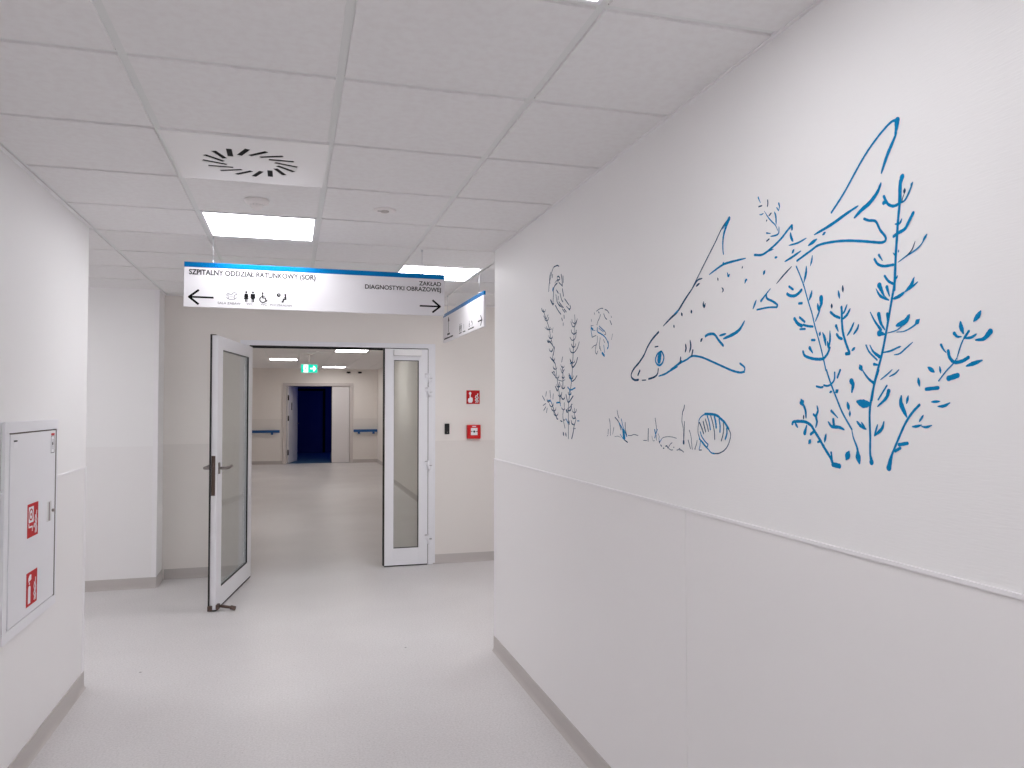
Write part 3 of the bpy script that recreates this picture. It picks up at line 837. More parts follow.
# ================================================================== ceiling things
def light_panel(i, j, label, m='light'):
    x, y = GX+(i+.5)*T, GY+(j+.5)*T
    t = thing('ceiling_light', label, 'ceiling light', (x, y, CEIL), group=None)
    bm = bm_new(); o, w = .288, .012
    for b in ((-o,o,-o,-o+w),(-o,o,o-w,o),(-o,-o+w,-o+w,o-w),(o-w,o,-o+w,o-w)): box(bm, *b, -.001, .0064)
    obj('frame', bm, 'white', t)
    obj('diffuser', bx(-o+w+.0003, o-w-.0003, -o+w+.0003, o-w-.0003, .0012, .0055), m, t)
    return t
LAB = {(2,-1):'square light panel overhead at the top edge of the photo', (1,4):'square light panel before the long hanging sign, beyond the smoke detector',
 (3,6):'square light panel half hidden by the right end of the long hanging sign', (1,-6):'square light panel at the rear of the corridor behind the viewer',
 (2,-4):'added fill light panel in the corridor ceiling behind the viewer', (-2,6):'added unseen light panel in the left side passage, nearest the corridor', (-4,6):'added unseen light panel deep in the left side passage', (5,6):'square light panel in the right side passage',
 (1,25):'light panel beyond the doors, leftmost, left of the green exit sign', (3,20):'light panel beyond the doors, nearest and highest in the doorway',
 (3,30):'light panel beyond the doors, farthest, just right of the green exit sign', (1,14):'added fill light panel beyond the doors, left side, hidden above the door header'}
for k in L_near+L_far: light_panel(*k, LAB[k], 'light_far' if k in L_far else 'light_soft' if k[1] < 0 or k[0] < 0 else 'light')

# swirl vent
vx, vy = GX+1.5*T, GY+2.5*T
t = thing('ceiling_vent', 'square white ceiling diffuser with a pinwheel of black slots', 'ceiling vent', (vx, vy, CEIL))
slots = []
for k in range(16):
    a = math.radians(59+22.5*k); rc = .140
    cx, cy = rc*math.cos(a), rc*math.sin(a)+.02; d = a+math.radians(31)
    slots.append((cx, cy, d))
# faceplate: dished disc with the slots cut in by boolean, in a square sheet
bm = bx(-.295, .295, -.295, .295, -.004, -.0025)
plate = obj('faceplate', bm, 'white_gloss', t)
cut = bm_new()
for cx, cy, d in slots:
    l, w = .048, .0106
    ax, ay = math.cos(d), math.sin(d)
    pts = [(cx+ax*u-ay*v, cy+ay*u+ax*v) for u, v in ((-l,-w),(l,-w),(l,w),(-l,w))]
    prism_xy(cut, pts, -.05, .05)
co = obj('cutter', cut, 'void', t)
md = plate.modifiers.new('b', 'BOOLEAN'); md.operation = 'DIFFERENCE'; md.object = co; md.solver = 'EXACT'
dg = bpy.context.evaluated_depsgraph_get(); dg.update()
nm = bpy.data.meshes.new_from_object(plate.evaluated_get(dg)); plate.modifiers.clear(); plate.data = nm
bpy.data.objects.remove(co)
obj('plenum', bx(-.23, .23, -.23, .23, -.0024, -.0014), 'void', t)
bm = bm_new(); o = .295
for q in ((-o,o,-o,-o+.004),(-o,o,o-.004,o),(-o,-o+.004,-o+.004,o-.004),(o-.004,o,-o+.004,o-.004)): box(bm, *q, -.0024, .0064)
obj('rim', bm, 'white_gloss', t)

def detector(x, y, s, label):
    t = thing('smoke_detector', label, 'smoke detector', (x, y, CEIL))
    bm = bm_new(); lathe(bm, [(0,0),(.062*s,0),(.064*s,-.006*s),(.06*s,-.018*s),(.05*s,-.026*s),(0,-.026*s)]); obj('base', bm, 'plastic', t)
    bm = bm_new(); lathe(bm, [(.034*s,-.026*s),(.033*s,-.034*s),(.024*s,-.046*s),(.012*s,-.054*s),(0,-.055*s)], n=28); obj('sensor_head', bm, 'plastic', t)
    bm = bm_new()
    for k in range(12):
        a = 2*PI*k/12
        tube(bm, [(.0335*s*math.cos(a), .0335*s*math.sin(a), -.027*s), (.0325*s*math.cos(a), .0325*s*math.sin(a), -.035*s)], .0022*s, 6)
    obj('vent_ribs', bm, 'grid', t)
detector(-.165, 3.845, .9, 'round white smoke detector between the swirl vent and the light panel')
detector(-.165, 5.62, 1.0, 'small round smoke detector peeking over the top of the long hanging sign')
t = thing('ceiling_emergency_light', 'small flush round fitting alone in a ceiling tile above the long sign', 'emergency light', (.447, 3.87, CEIL))
bm = bm_new(); lathe(bm, [(0,0),(.056,0),(.058,-.002),(.055,-.005),(.045,-.006),(0,-.006)]); obj('body', bm, 'plastic', t)
bm = bm_new(); lathe(bm, [(.0,-.006),(.022,-.006),(.02,-.011),(.012,-.014),(0,-.015)], n=24); obj('lens', bm, 'base', t)
bm = bm_new(); box(bm, -.036, -.018, -.004, .004, -.0075, -.0058); obj('indicator', bm, 'joint', t)

# ================================================================== long hanging sign
def hanging_sign(label, loc, rotz, wires, hasLong):
    t = thing('hanging_sign', label, 'hanging sign', loc, rotz)   # local x runs left to right of the face, face looks along -y, origin bottom left
    W, H, D = 1.528, .261, .016
    obj('board', bx(0, W, 0, D, 0, H-.030, bev=.0012), 'sign', t)
    obj('blue_band', bx(0, W, -.0006, D+.0006, H-.0299, H, bev=.0012), 'band', t)
    for wx in wires:
        bm = bm_new(); top = CEIL-loc[2]
        tube(bm, [(wx, D/2, H-.003), (wx, D/2, top)], .0016, 8); tube(bm, [(wx, D/2, H-.002), (wx, D/2, H+.014)], .0042, 10); tube(bm, [(wx, D/2, top-.012), (wx, D/2, top)], .006, 12)
        obj('suspension_wire', bm, 'wire', t)
    return t, W, H
U_, V_, N_ = (1,0,0), (0,0,1), (0,-1,0)
s1, W, H = hanging_sign('long white overhead sign with blue top band and arrows at both ends', (-.602, 4.76, 2.105), 0, (.155, 1.385), True)
s1.rotation_euler.y = .0045
H = .256      # text and pictograms are set out from this height
def F(): return Flat((0,0,H), U_, V_, N_)
text('lettering', 'SZPITALNY ODDZIAŁ RATUNKOWY (SOR)', 0, (.027,0,H-.067), U_, V_, N_, 'ink_mid', s1, width=.710, cap=.031, off=.03)
text('lettering', 'ZAKŁAD', 0, (1.505,0,H-.0690), U_, V_, N_, 'ink', s1, 'RIGHT', width=.139, cap=.027, off=.012)
text('lettering', 'DIAGNOSTYKI OBRAZOWEJ', 0, (1.505,0,H-.1050), U_, V_, N_, 'ink', s1, 'RIGHT', width=.473, cap=.027, off=.012)
text('lettering', 'SALA ZABAW', 0, (.185,0,H-.2345), U_, V_, N_, 'ink_mid', s1, width=.126, cap=.0135)
text('lettering', 'WC', 0, (.343,0,H-.2345), U_, V_, N_, 'ink_mid', s1, width=.038, cap=.015)
text('lettering', 'WC', 0, (.423,0,H-.2345), U_, V_, N_, 'ink_mid', s1, width=.036, cap=.015)
text('lettering', 'POCZEKALNIA', 0, (.478,0,H-.2345), U_, V_, N_, 'ink_mid', s1, width=.124, cap=.0135)
def arrow(f, u0, u1, v, hh, w):   # tip at u1
    s = 1 if u1 > u0 else -1
    f.line([(u0, v), (u1-s*.004, v)], w); f.line([(u1-s*hh*.62, v+hh/2), (u1, v)], w*1.15); f.line([(u1-s*hh*.62, v-hh/2), (u1, v)], w*1.15)
f = F(); arrow(f, .159, .029, -.199, .080, .0105); f.done('left_arrow', 'ink', s1)
f = F(); arrow(f, 1.374, 1.500, -.198, .074, .010); f.done('right_arrow', 'ink', s1)
def person(f, u, v, s, skirt):
    f.disc(u, v+.0575*s, .0062*s, 16)
    if skirt:
        f.poly([(u-.009*s,v+.049*s),(u+.009*s,v+.049*s),(u+.0125*s,v+.028*s),(u+.0095*s,v+.027*s),(u+.014*s,v+.016*s),(u-.014*s,v+.016*s),(u-.0095*s,v+.027*s),(u-.0125*s,v+.028*s)])
    else:
        f.poly([(u-.012*s,v+.049*s),(u+.012*s,v+.049*s),(u+.0135*s,v+.022*s),(u+.0095*s,v+.022*s),(u+.008*s,v+.016*s),(u-.008*s,v+.016*s),(u-.0095*s,v+.022*s),(u-.0135*s,v+.022*s)])
    f.rect(u-.0068*s, u-.001*s, v, v+.017*s); f.rect(u+.001*s, u+.0068*s, v, v+.017*s)
f = F(); person(f, .342, -.216, 1, True); f.done('woman_pictogram', 'ink', s1)
f = F(); person(f, .379, -.216, 1, False); f.done('man_pictogram', 'ink', s1)
def wheelchair(f, u, v, s):
    f.disc(u-.004*s, v+.0555*s, .0058*s, 16); f.line([(u-.004*s,v+.047*s),(u-.0025*s,v+.027*s),(u+.011*s,v+.027*s),(u+.017*s,v+.009*s),(u+.022*s,v+.011*s)], .0068*s)
    f.line([(u-.004*s,v+.038*s),(u+.009*s,v+.037*s)], .0042*s); f.arc(u-.002*s, v+.018*s, .0175*s, PI*.62, PI*1.93, .0062*s)
f = F(); wheelchair(f, .4375, -.216, 1); f.done('wheelchair_pictogram', 'ink', s1)
f = F(); f.disc(.525, -.168, .0112, 20); f.done('clock_pictogram', 'ink', s1)
f = F(); f.line([(.525,-.168),(.525,-.161)], .0022, w0=.0008); f.line([(.525,-.168),(.530,-.168)], .0022, w0=.0008); f.done('clock_hands', 'signwhite', s1)
f = F(); f.disc(.563, -.165, .0060, 16); f.line([(.5635,-.1735),(.5655,-.191),(.552,-.1925),(.550,-.208),(.544,-.208)], .0080); f.line([(.563,-.178),(.555,-.185)], .004); f.done('seated_person_pictogram', 'ink', s1)
f = F()   # rocking horse outline
f.line([(.237,-.186),(.234,-.176),(.241,-.170),(.249,-.174),(.262,-.175),(.270,-.166),(.277,-.163),(.285,-.168),(.288,-.176),(.281,-.177),(.276,-.184),(.274,-.192),(.279,-.203)], .0036)
f.line([(.245,-.176),(.246,-.190),(.240,-.203)], .0026); f.line([(.252,-.190),(.268,-.190)], .0026); f.arc(.2605, -.170, .036, PI*1.22, PI*1.78, .003); f.done('rocking_horse_pictogram', 'ink_grey', s1)

# second sign, along the corridor
s2, W, H = hanging_sign('white hanging sign parallel to the corridor, just beyond the right wall corner', (1.332, 6.895, 2.103), -PI/2, (.16, 1.36), False)
H = .254
f = F(); f.line([(.247,-.175),(.247,-.05)], .010); f.line([(.222,-.078),(.247,-.047),(.272,-.078)], .010); f.done('up_arrow', 'ink', s2)
f = F(); arrow(f, 1.357, 1.483, -.200, .072, .0088); f.done('right_arrow', 'ink', s2)
f = F(); person(f, .715, -.218, 1.05, True); f.done('woman_pictogram', 'ink_mid', s2)
f = F(); person(f, .765, -.218, 1.05, False); f.done('man_pictogram', 'ink_mid', s2)
f = F(); f.line([(.865,-.166),(.865,-.205)], .0025); f.done('divider', 'ink_grey', s2)
f = F(); wheelchair(f, 1.07, -.212, .8); f.done('wheelchair_pictogram', 'ink_mid', s2)
f = F(); f.disc(1.15, -.178, .009); f.line([(1.172,-.182),(1.174,-.198),(1.163,-.199),(1.161,-.212)], .006); f.done('seated_person_pictogram', 'ink_mid', s2)
f = F()
random.seed(3)
def dashes(f, u0, u1, v, h):
    u = u0
    while u < u1:
        w = random.uniform(.004, .009); f.rect(u, min(u+w, u1), v, v+h*random.uniform(.7, 1)); u += w+random.uniform(.003, .006)
for a_ in ((.19,.30,-.200,.018),(.05,.44,-.229,.014),(.69,.78,-.233,.011),(1.02,1.22,-.233,.011),(.83,.93,-.233,.009)):
    f = F(); dashes(f, *a_); f.done('small_print', 'ink_mid', s2)

# ================================================================== glazed double door
door = thing('door_1', 'white framed glazed double doors, left leaf wide open toward the viewer', 'double door', (0, 0, 0), kind='structure')
YF = YD-.028
bm = bm_new()
box(bm, DX0, DX0+.05, YF, YD+.10, 0, 2.085, bev=.002); box(bm, 1.277, DX1, YF, YD+.10, 0, 2.085, bev=.002); box(bm, DX0, DX1, YF, YD+.10, 2.0855, DZ, bev=.002)
box(bm, DX0-.03, DX0, YF+.018, YD-.0035, .0, DZ+.02); box(bm, DX1, DX1+.025, YF+.018, YD-.0035, .0, DZ+.02); box(bm, DX0, DX1, YF+.018, YD-.0005, DZ+.0004, DZ+.02)
obj('door_frame', bm, 'white', door)
bm = bm_new(); box(bm, DX0+.05, .845, YD+.03, YD+.045, 2.066, 2.085); box(bm, DX0+.05, 1.277, YF+.004, YD+.02, 2.0815, 2.0852); obj('frame_gasket', bm, 'black', door)
# right leaf, closed
def leaf(x0, x1, z0, z1, gx0, gx1, gz0, gz1, y0, y1, name, parent, back=True, **k):
    bm = bm_new()
    box(bm, x0, gx0, y0, y1, z0, z1, bev=.002); box(bm, gx1, x1, y0, y1, z0, z1, bev=.002)
    box(bm, gx0, gx1, y0, y1, z0, gz0, bev=.002); box(bm, gx0, gx1, y0, y1, gz1, z1, bev=.002)
    o = obj(name, bm, 'white', parent, **k)
    ym = (y0+y1)/2
    obj('glass_pane', bx(gx0, gx1, ym-.004, ym+.004, gz0, gz1), 'glass', o)
    bm = bm_new(); g = .006
    for s0, s1 in (((y0+.004, ym-.005),) if back else ((ym+.005, y1-.004),)):
        box(bm, gx0, gx0+g*.35, s0, s1, gz0, gz1); box(bm, gx1-g, gx1, s0, s1, gz0, gz1)
        box(bm, gx0+g*.35, gx1-g, s0, s1, gz0, gz0+g); box(bm, gx0+g*.35, gx1-g, s0, s1, gz1-g, gz1)
    obj('glazing_gasket', bm, 'black', o)
    return o
lf = leaf(.858, 1.2705, .012, 2.078, .944, 1.182, .172, 1.968, YF-.012, YF+.05, 'door_leaf', door)
lf['label'] = 'narrow right leaf, closed'
bm = bm_new(); box(bm, .844, .8575, YF-.006, YF+.045, .012, 2.078); box(bm, .858, 1.2705, YF-.008, YF+.04, .002, .0115); obj('edge_gasket', bm, 'black', lf)
obj('hinge_joint', bx(1.2708, 1.2768, YF-.006, YF+.03, .012, 2.078), 'joint', lf)
bm = bm_new(); box(bm, .938, 1.205, YF-.062, YF-.0125, 2.010, 2.068, bev=.004); obj('door_closer', bm, 'white_gloss', lf)
for z in (1.80, 1.665, .956, .25):
    bm = bm_new(); tube(bm, [(1.2765, YF-.028, z-.045), (1.2765, YF-.028, z+.045)], .0085, 14)
    box(bm, 1.242, 1.2765, YF-.030, YF-.013, z+.004, z+.036, bev=.002); box(bm, 1.2765, 1.312, YF-.030, YF-.001, z-.036, z-.004, bev=.002)
    hg = obj('hinge', bm, 'white', door); bm = bm_new(); box(bm, 1.243, 1.2765, YF-.0305, YF-.013, z+.0362, z+.0392); box(bm, 1.2766, 1.3115, YF-.0305, YF-.001, z-.004, z-.0012); obj('hinge_shadow_line', bm, 'joint', hg)  # thin grey strips painted in as shadow lines on the hinge plates
# left leaf, open
ang = math.atan2(-1.16, -.192)
LL = 1.178
lo = leaf(0, LL, .012, 2.062, .135, 1.03, .150, 1.962, -.014, .03, 'door_leaf', door, back=False, loc=(-.368, 7.30, 0), rotz=ang)
lo['label'] = 'wide left leaf, open'
bm = bm_new(); box(bm, LL-.012, LL+.012, -.0235, -.0145, .012, 2.068); box(bm, .02, LL-.002, -.012, .0305, .002, .0115); box(bm, LL-.05, LL+.004, -.0145, .012, 2.0625, 2.068); obj('edge_gasket', bm, 'black', lo)
bm = bm_new(); box(bm, LL+.0003, LL+.004, -.0105, .018, .86, 1.157, bev=.001); box(bm, LL+.004, LL+.016, -.004, .008, 1.075, 1.10, bev=.002); obj('lock_plate', bm, 'bronze', lo)
for s, so in ((1, 0), (-1, .0156)):
    bm = bm_new(); x0 = LL-.045
    box(bm, x0-.017, x0+.017, *sorted((s*.0303+so, s*.040+so)), 1.018, 1.105, bev=.004)
    tube(bm, [(x0, s*.038+so, 1.062), (x0, s*.078+so, 1.062), (x0-.010, s*.090+so, 1.062), (x0-.07, s*.093+so, 1.062), (x0-.135, s*.091+so, 1.067), (x0-.150, s*.083+so, 1.069)], .0112, 14)
    obj('door_handle', bm, 'steel', lo)
bm = bm_new(); box(bm, LL-.05, LL+.005, .0305, .05, .012, .05, bev=.004); tube(bm, [(LL-.03, .045, .035), (LL-.015, .16, .022)], .011, 12); tube(bm, [(LL-.015, .135, .026), (LL-.012, .17, .018)], .016, 12)
box(bm, LL-.006, LL+.018, -.026, .006, .006, .045, bev=.003); obj('door_stop', bm, 'bronze', lo)
for z in (1.80, 1.665, .956, .25):
    bm = bm_new(); tube(bm, [(-.014, -.022, z-.045), (-.014, -.022, z+.045)], .0085, 12); box(bm, -.014, .03, -.025, -.0145, z+.004, z+.036, bev=.002)
    obj('hinge', bm, 'white', lo)

# ================================================================== hydrant cabinet on left wall
cab = thing('hydrant_cabinet', 'white fire hydrant cabinet set in the left wall with two red stickers', 'fire cabinet', (XL+e, 0, 0))
y0, y1, z0, z1 = 3.405, 4.105, .602, 1.468
bm = bm_new(); w = .045
for b in ((y0,y1,z0,z0+w),(y0,y1,z1-w,z1),(y0,y0+w,z0+w,z1-w),(y1-w,y1,z0+w,z1-w)): box(bm, 0, .014, *b, bev=.0015)
obj('frame', bm, 'white', cab)
obj('recess', bx(0, .003, y0+w, y1-w, z0+w, z1-w), 'bronze', cab)
obj('door_gap_shade', bx(.003, .0175, y1-w-.004, y1-w+.009, z0+w, z1-w), 'joint', cab)  # grey strip painted in for the shaded gap beside the door
dz0, dz1, dy0, dy1 = z0+w+.0045, z1-w-.006, y0+w+.004, y1-w-.006
dr = obj('cabinet_door', bx(.0035, .017, dy0, dy1, dz0, dz1, bev=.0015), 'white', cab)
FX = .0171
def CF(y, z, t=.0006): return Flat((FX, y, z), (0,1,0), (0,0,1), (1,0,0), t)   # seen from +x the viewer's right is +y
def flames(f, u, v, h, w0):
    for du, s, w in ((-.008, .8, .010), (.009, 1, .009)):
        f.line([(u+du, v), (u+du+.007, v+s*h*.18), (u+du-.005, v+s*h*.36), (u+du+.007, v+s*h*.56), (u+du-.004, v+s*h*.76), (u+du+.003, v+s*h)], w, w0)
def sticker(y, z, kind, parent, mk, sz=.142):
    f = mk(y, z); f.rect(0, sz, 0, sz); p = f.done('sticker', 'red', parent)
    q_ = sz/.165; mk0 = mk
    def mk(y, z):
        f = mk0(y, z); f.U = f.U*q_; f.V = f.V*q_; return f
    f = mk(y, z); k = 1
    if kind == 'hose':
        f.rect(.018, .092, .072, .150, .0006); f.line([(.022,.066),(.022,.052),(.075,.050),(.075,.03)], .008, .0006); f.poly([(.098,.04),(.112,.06),(.104,.064),(.092,.046)], .0006)
    elif kind == 'ext':
        f.poly([(.026,.012),(.062,.012),(.062,.088),(.055,.098),(.033,.098),(.026,.088)], .0006); f.rect(.038,.050,.104,.116,.0006); f.poly([(.028,.118),(.072,.126),(.072,.150),(.05,.152),(.028,.138)], .0006)
    else:
        f.disc(.048*k, .125*k, .018*k, w0=.0006); f.poly([(.02*k,.03*k),(.03*k,.014*k),(.07*k,.014*k),(.08*k,.035*k),(.08*k,.07*k),(.06*k,.078*k),(.056*k,.118*k),(.044*k,.118*k),(.042*k,.07*k),(.022*k,.062*k)], .0006)
    flames(f, .128*k, .016*k, .105*k, .0006)
    f.done('pictogram', 'signwhite', p)
    if kind == 'hose':
        f = mk(y, z); f.arc(.052,.112,.026,0,2*PI,.007,w0=.0012); f.disc(.052,.112,.008,w0=.0012); f.done('hose_reel_mark', 'red', p)
    return p
sticker(3.668, .973, 'hose', dr, CF)['label'] = 'red hose reel sticker, upper'
sticker(3.668, .684, 'ext', dr, CF)['label'] = 'red extinguisher sticker, lower'
bm = bm_new(); box(bm, .0171, .0195, 3.935, 3.995, 1.005, 1.095, bev=.001); lk = obj('lock', bm, 'white_gloss', dr)
bm = bm_new(); box(bm, .0195, .0215, 3.955, 3.968, 1.008, 1.092, bev=.0008); tube(bm, [(.0195,4.005,1.05),(.030,4.005,1.05)], .007, 12); obj('latch', bm, 'steel', lk)
f = CF(dy0+.03, dz1-.055); f.rect(0, .05, 0, .035); q = f.done('label_plate', 'signwhite', dr); f = CF(dy0+.033, dz1-.03); f.rect(0, .04, 0, .006, .0006); f.done('print', 'ink_mid', q)
f = CF(dy1-.075, dz1-.105); f.rect(0, .055, 0, .095); q = f.done('label_plate', 'signwhite', dr); f = CF(dy1-.075, dz1-.022); f.rect(.002, .053, 0, .010, .0006); f.done('red_stripe', 'red', q)
f = CF(dy1-.075, dz1-.105); f.line([(.003,.003),(.052,.003),(.052,.08),(.003,.08)], .0025, .0006, closed=True); f.disc(.028,.045,.008,w0=.0006); f.line([(.028,.02),(.028,.065)], .004, .0012); f.done('print', 'ink_mid', q)

# ================================================================== things on the wall right of the doors
def DF(x, z): return Flat((x, YD-.0005, z), (1,0,0), (0,0,1), (0,-1,0), .0012)
def DFs(x, z): return Flat((x, YD, z), (1,0,0), (0,0,1), (0,-1,0), .0012)
t = thing('fire_call_sign', 'red square sign with white hand and flames, above the call point', 'sign', (0,0,0))
f = DFs(1.662, 1.548); f.rect(0, .135, 0, .135); f.done('plate', 'red', t)
f = Flat((1.662, YD-.0012, 1.548), (1,0,0), (0,0,1), (0,-1,0), .0008)
k = .135/.165
f.disc(.046*k, .128*k, .015*k, ry=.018*k); 
f.poly([(.02*k,.032*k),(.03*k,.016*k),(.066*k,.016*k),(.078*k,.036*k),(.078*k,.07*k),(.066*k,.082*k),(.052*k,.078*k),(.054*k,.112*k),(.042*k,.112*k),(.038*k,.07*k),(.022*k,.066*k)])
flames(f, .127*k, .018*k, .105*k, 0); f.done('pictogram', 'signwhite', t)
t = thing('fire_call_point', 'red manual call point box with white square button, under the red hand sign', 'call point', (0,0,0))
obj('housing', bx(1.664, 1.797, YD-.045, YD, 1.206, 1.342, bev=.005), 'redbox', t)
obj('button_plate', bx(1.697, 1.764, YD-.0475, YD-.0452, 1.242, 1.312, bev=.001), 'signwhite', t)
f = Flat((1.7305, YD-.0476, 1.277), (1,0,0), (0,0,1), (0,-1,0)); f.disc(0, 0, .010); f.poly([(-.032,.006),(-.014,0),(-.032,-.006)]); f.poly([(.032,.006),(.014,0),(.032,-.006)]); f.done('button_mark', 'ink', t)
f = Flat((1.7305, YD-.0452, 1.327), (1,0,0), (0,0,1), (0,-1,0)); f.rect(-.018, .018, -.004, .004); f.done('top_print', 'signwhite', t)
obj('test_key_tab', bx(1.668, 1.712, YD-.036, YD-.012, 1.199, 1.2058, bev=.001), 'plastic', t)
t = thing('card_reader', 'small black upright card reader right of the glazed doors', 'card reader', (0,0,0))
obj('body', bx(1.444, 1.489, YD-.022, YD, 1.252, 1.356, bev=.004), 'dot', t)
f = Flat((1.4665, YD-.0222, 1.272), (1,0,0), (0,0,1), (0,-1,0)); f.disc(0, 0, .004); f.done('indicator', 'steel', t)

# ================================================================== beyond the doors
t = thing('exit_sign', 'lit green emergency exit sign hanging beyond the glazed doors', 'exit sign', (.323, 15, 2.158))
obj('housing', bx(-.155, .155, .004, .03, -.003, .163, bev=.003), 'white', t)
obj('face', bx(-.148, .148, -.001, .0038, .004, .156), 'green', t)
f = Flat((0, -.0012, 0), (1,0,0), (0,0,1), (0,-1,0)); f.rect(-.105, -.022, .008, .152); p = f.done('doorway_symbol', 'exitwhite', t)
f = Flat((0, -.0021, 0), (1,0,0), (0,0,1), (0,-1,0)); f.disc(-.055, .128, .011); f.line([(-.06,.112),(-.072,.078),(-.052,.055),(-.06,.02)], .014); f.line([(-.072,.078),(-.09,.05),(-.10,.035)], .010); f.line([(-.06,.108),(-.04,.092),(-.034,.072)], .008); f.done('running_figure', 'green', p)
f = Flat((.07, -.0012, .08), (1,0,0), (0,0,1), (0,-1,0)); f.poly([(-.052,-.011),(.005,-.011),(-.0,-.05),(.02,-.05),(.055,0),(.02,.05),(0,.05),(.005,.011),(-.052,.011)]); f.done('arrow', 'exitwhite', t)
bm = bm_new(); tube(bm, [(0,.017,.162),(0,.017,CEIL-2.158)], .006, 8); box(bm, -.09, .09, -.01, .045, .34, CEIL-2.158); obj('ceiling_mount', bm, 'plastic', t)

def handrail(x0, x1, brx, label, wrap=None):
    t = thing('handrail', label, 'handrail', (0, YE, 0))
    bm = bm_new()
    pts = [(x0, -.075, .86), (x1, -.075, .86)]
    box(bm, x0, x1, -.095, -.055, .825, .897, bev=.012)
    obj('rail', bm, 'handrail', t)
    for b in brx:
        bm = bm_new(); box(bm, b-.03, b+.03, -.07, -.003, .775, .8255, bev=.004); obj('bracket', bm, 'handrail', t)
handrail(-1.29, -.285, (-1.0, -.48), 'blue wall handrail left of the far doorway')
handrail(1.615, 2.25, (1.76, 2.15), 'blue wall handrail right of the far doorway')
for x, l in ((1.48, 'small dark fitting high on the far end wall, left of a pair'), (1.78, 'small dark fitting high on the far end wall, right of a pair')):
    t = thing('wall_sensor', l, 'sensor', (x, YE, 2.43))
    obj('body', bx(-.05, .05, -.05, 0, -.018, .022, bev=.006), 'dot', t); bm = bm_new(); tube(bm, [(0,-.07,-.012),(0,-.03,-.012)], .016, 12); obj('lens', bm, 'black', t)

# far double door
d2 = thing('door_2', 'far white double doors with the left leaf swung into the unlit room', 'double door', (0,0,0), kind='structure')
bm = bm_new(); w = .075
box(bm, EX0-.02, EX0+w, YE-.03, YE+.22, 0, EZ-.06, bev=.003); box(bm, EX1-w, EX1+.02, YE-.03, YE+.22, 0, EZ-.06, bev=.003); box(bm, EX0-.02, EX1+.02, YE-.03, YE+.22, EZ-.0595, EZ+.02, bev=.003)
obj('door_frame', bm, 'grey_frame', d2)
p = obj('door_leaf', bx(1.05, EX1-w-.004, YE+.02, YE+.065, .01, EZ-.064, bev=.003), 'panel', d2); p['label'] = 'right leaf, closed'
obj('edge_gasket', bx(1.033, 1.0495, YE+.024, YE+.06, .01, EZ-.064), 'black', p)
lw = 1.08
p = obj('door_leaf', bx(0, lw, -.045, 0, .01, EZ-.064, bev=.003), 'panel', d2, loc=(EX0+w+.006, YE+.08, 0), rotz=math.radians(77)); p['label'] = 'left leaf, open into the dark room'
bm = bm_new(); box(bm, .33, .40, -.0535, -.0453, 1.42, 1.62, bev=.002); obj('door_sign', bm, 'dot', p)
bm = bm_new(); tube(bm, [(lw-.07,-.045,1.05),(lw-.07,-.095,1.05),(lw-.19,-.1,1.05)], .01, 10); obj('door_handle', bm, 'steel', p)
for z in (1.75, 1.2, .3):
    bm = bm_new(); tube(bm, [(-.02,-.05,z-.07),(-.02,-.05,z+.07)], .018, 10); obj('hinge', bm, 'black', p)

# unlit room behind
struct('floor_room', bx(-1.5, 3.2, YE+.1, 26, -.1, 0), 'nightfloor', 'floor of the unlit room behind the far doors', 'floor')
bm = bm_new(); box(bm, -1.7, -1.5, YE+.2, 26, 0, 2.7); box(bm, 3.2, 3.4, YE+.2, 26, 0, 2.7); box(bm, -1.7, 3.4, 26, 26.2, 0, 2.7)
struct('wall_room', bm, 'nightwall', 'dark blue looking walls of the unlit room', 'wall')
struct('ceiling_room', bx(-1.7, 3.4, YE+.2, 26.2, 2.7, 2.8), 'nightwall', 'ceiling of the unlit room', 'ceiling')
d3 = thing('door_3', 'dark door on the back wall of the unlit room', 'door', (0,0,0), kind='structure')
bm = bm_new(); box(bm, .0, .08, 25.95, 26, 0, 2.02); box(bm, 1.0, 1.08, 25.95, 26, 0, 2.02); box(bm, 0, 1.08, 25.95, 26, 2.02, 2.1); obj('door_frame', bm, 'void', d3)
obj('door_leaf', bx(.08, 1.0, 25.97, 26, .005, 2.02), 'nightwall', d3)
ld = bpy.data.lights.new('added_blue_fill', 'AREA'); ld.energy = 9; ld.color = (.03,.12,1); ld.size = 1.2  # added blue fill without a fixture, tints the unlit room
lo_ = bpy.data.objects.new('blue_fill_light', ld); C.objects.link(lo_); lo_.location = (2.6, 24, 2.3); lo_.rotation_euler = (0, math.radians(35), 0)

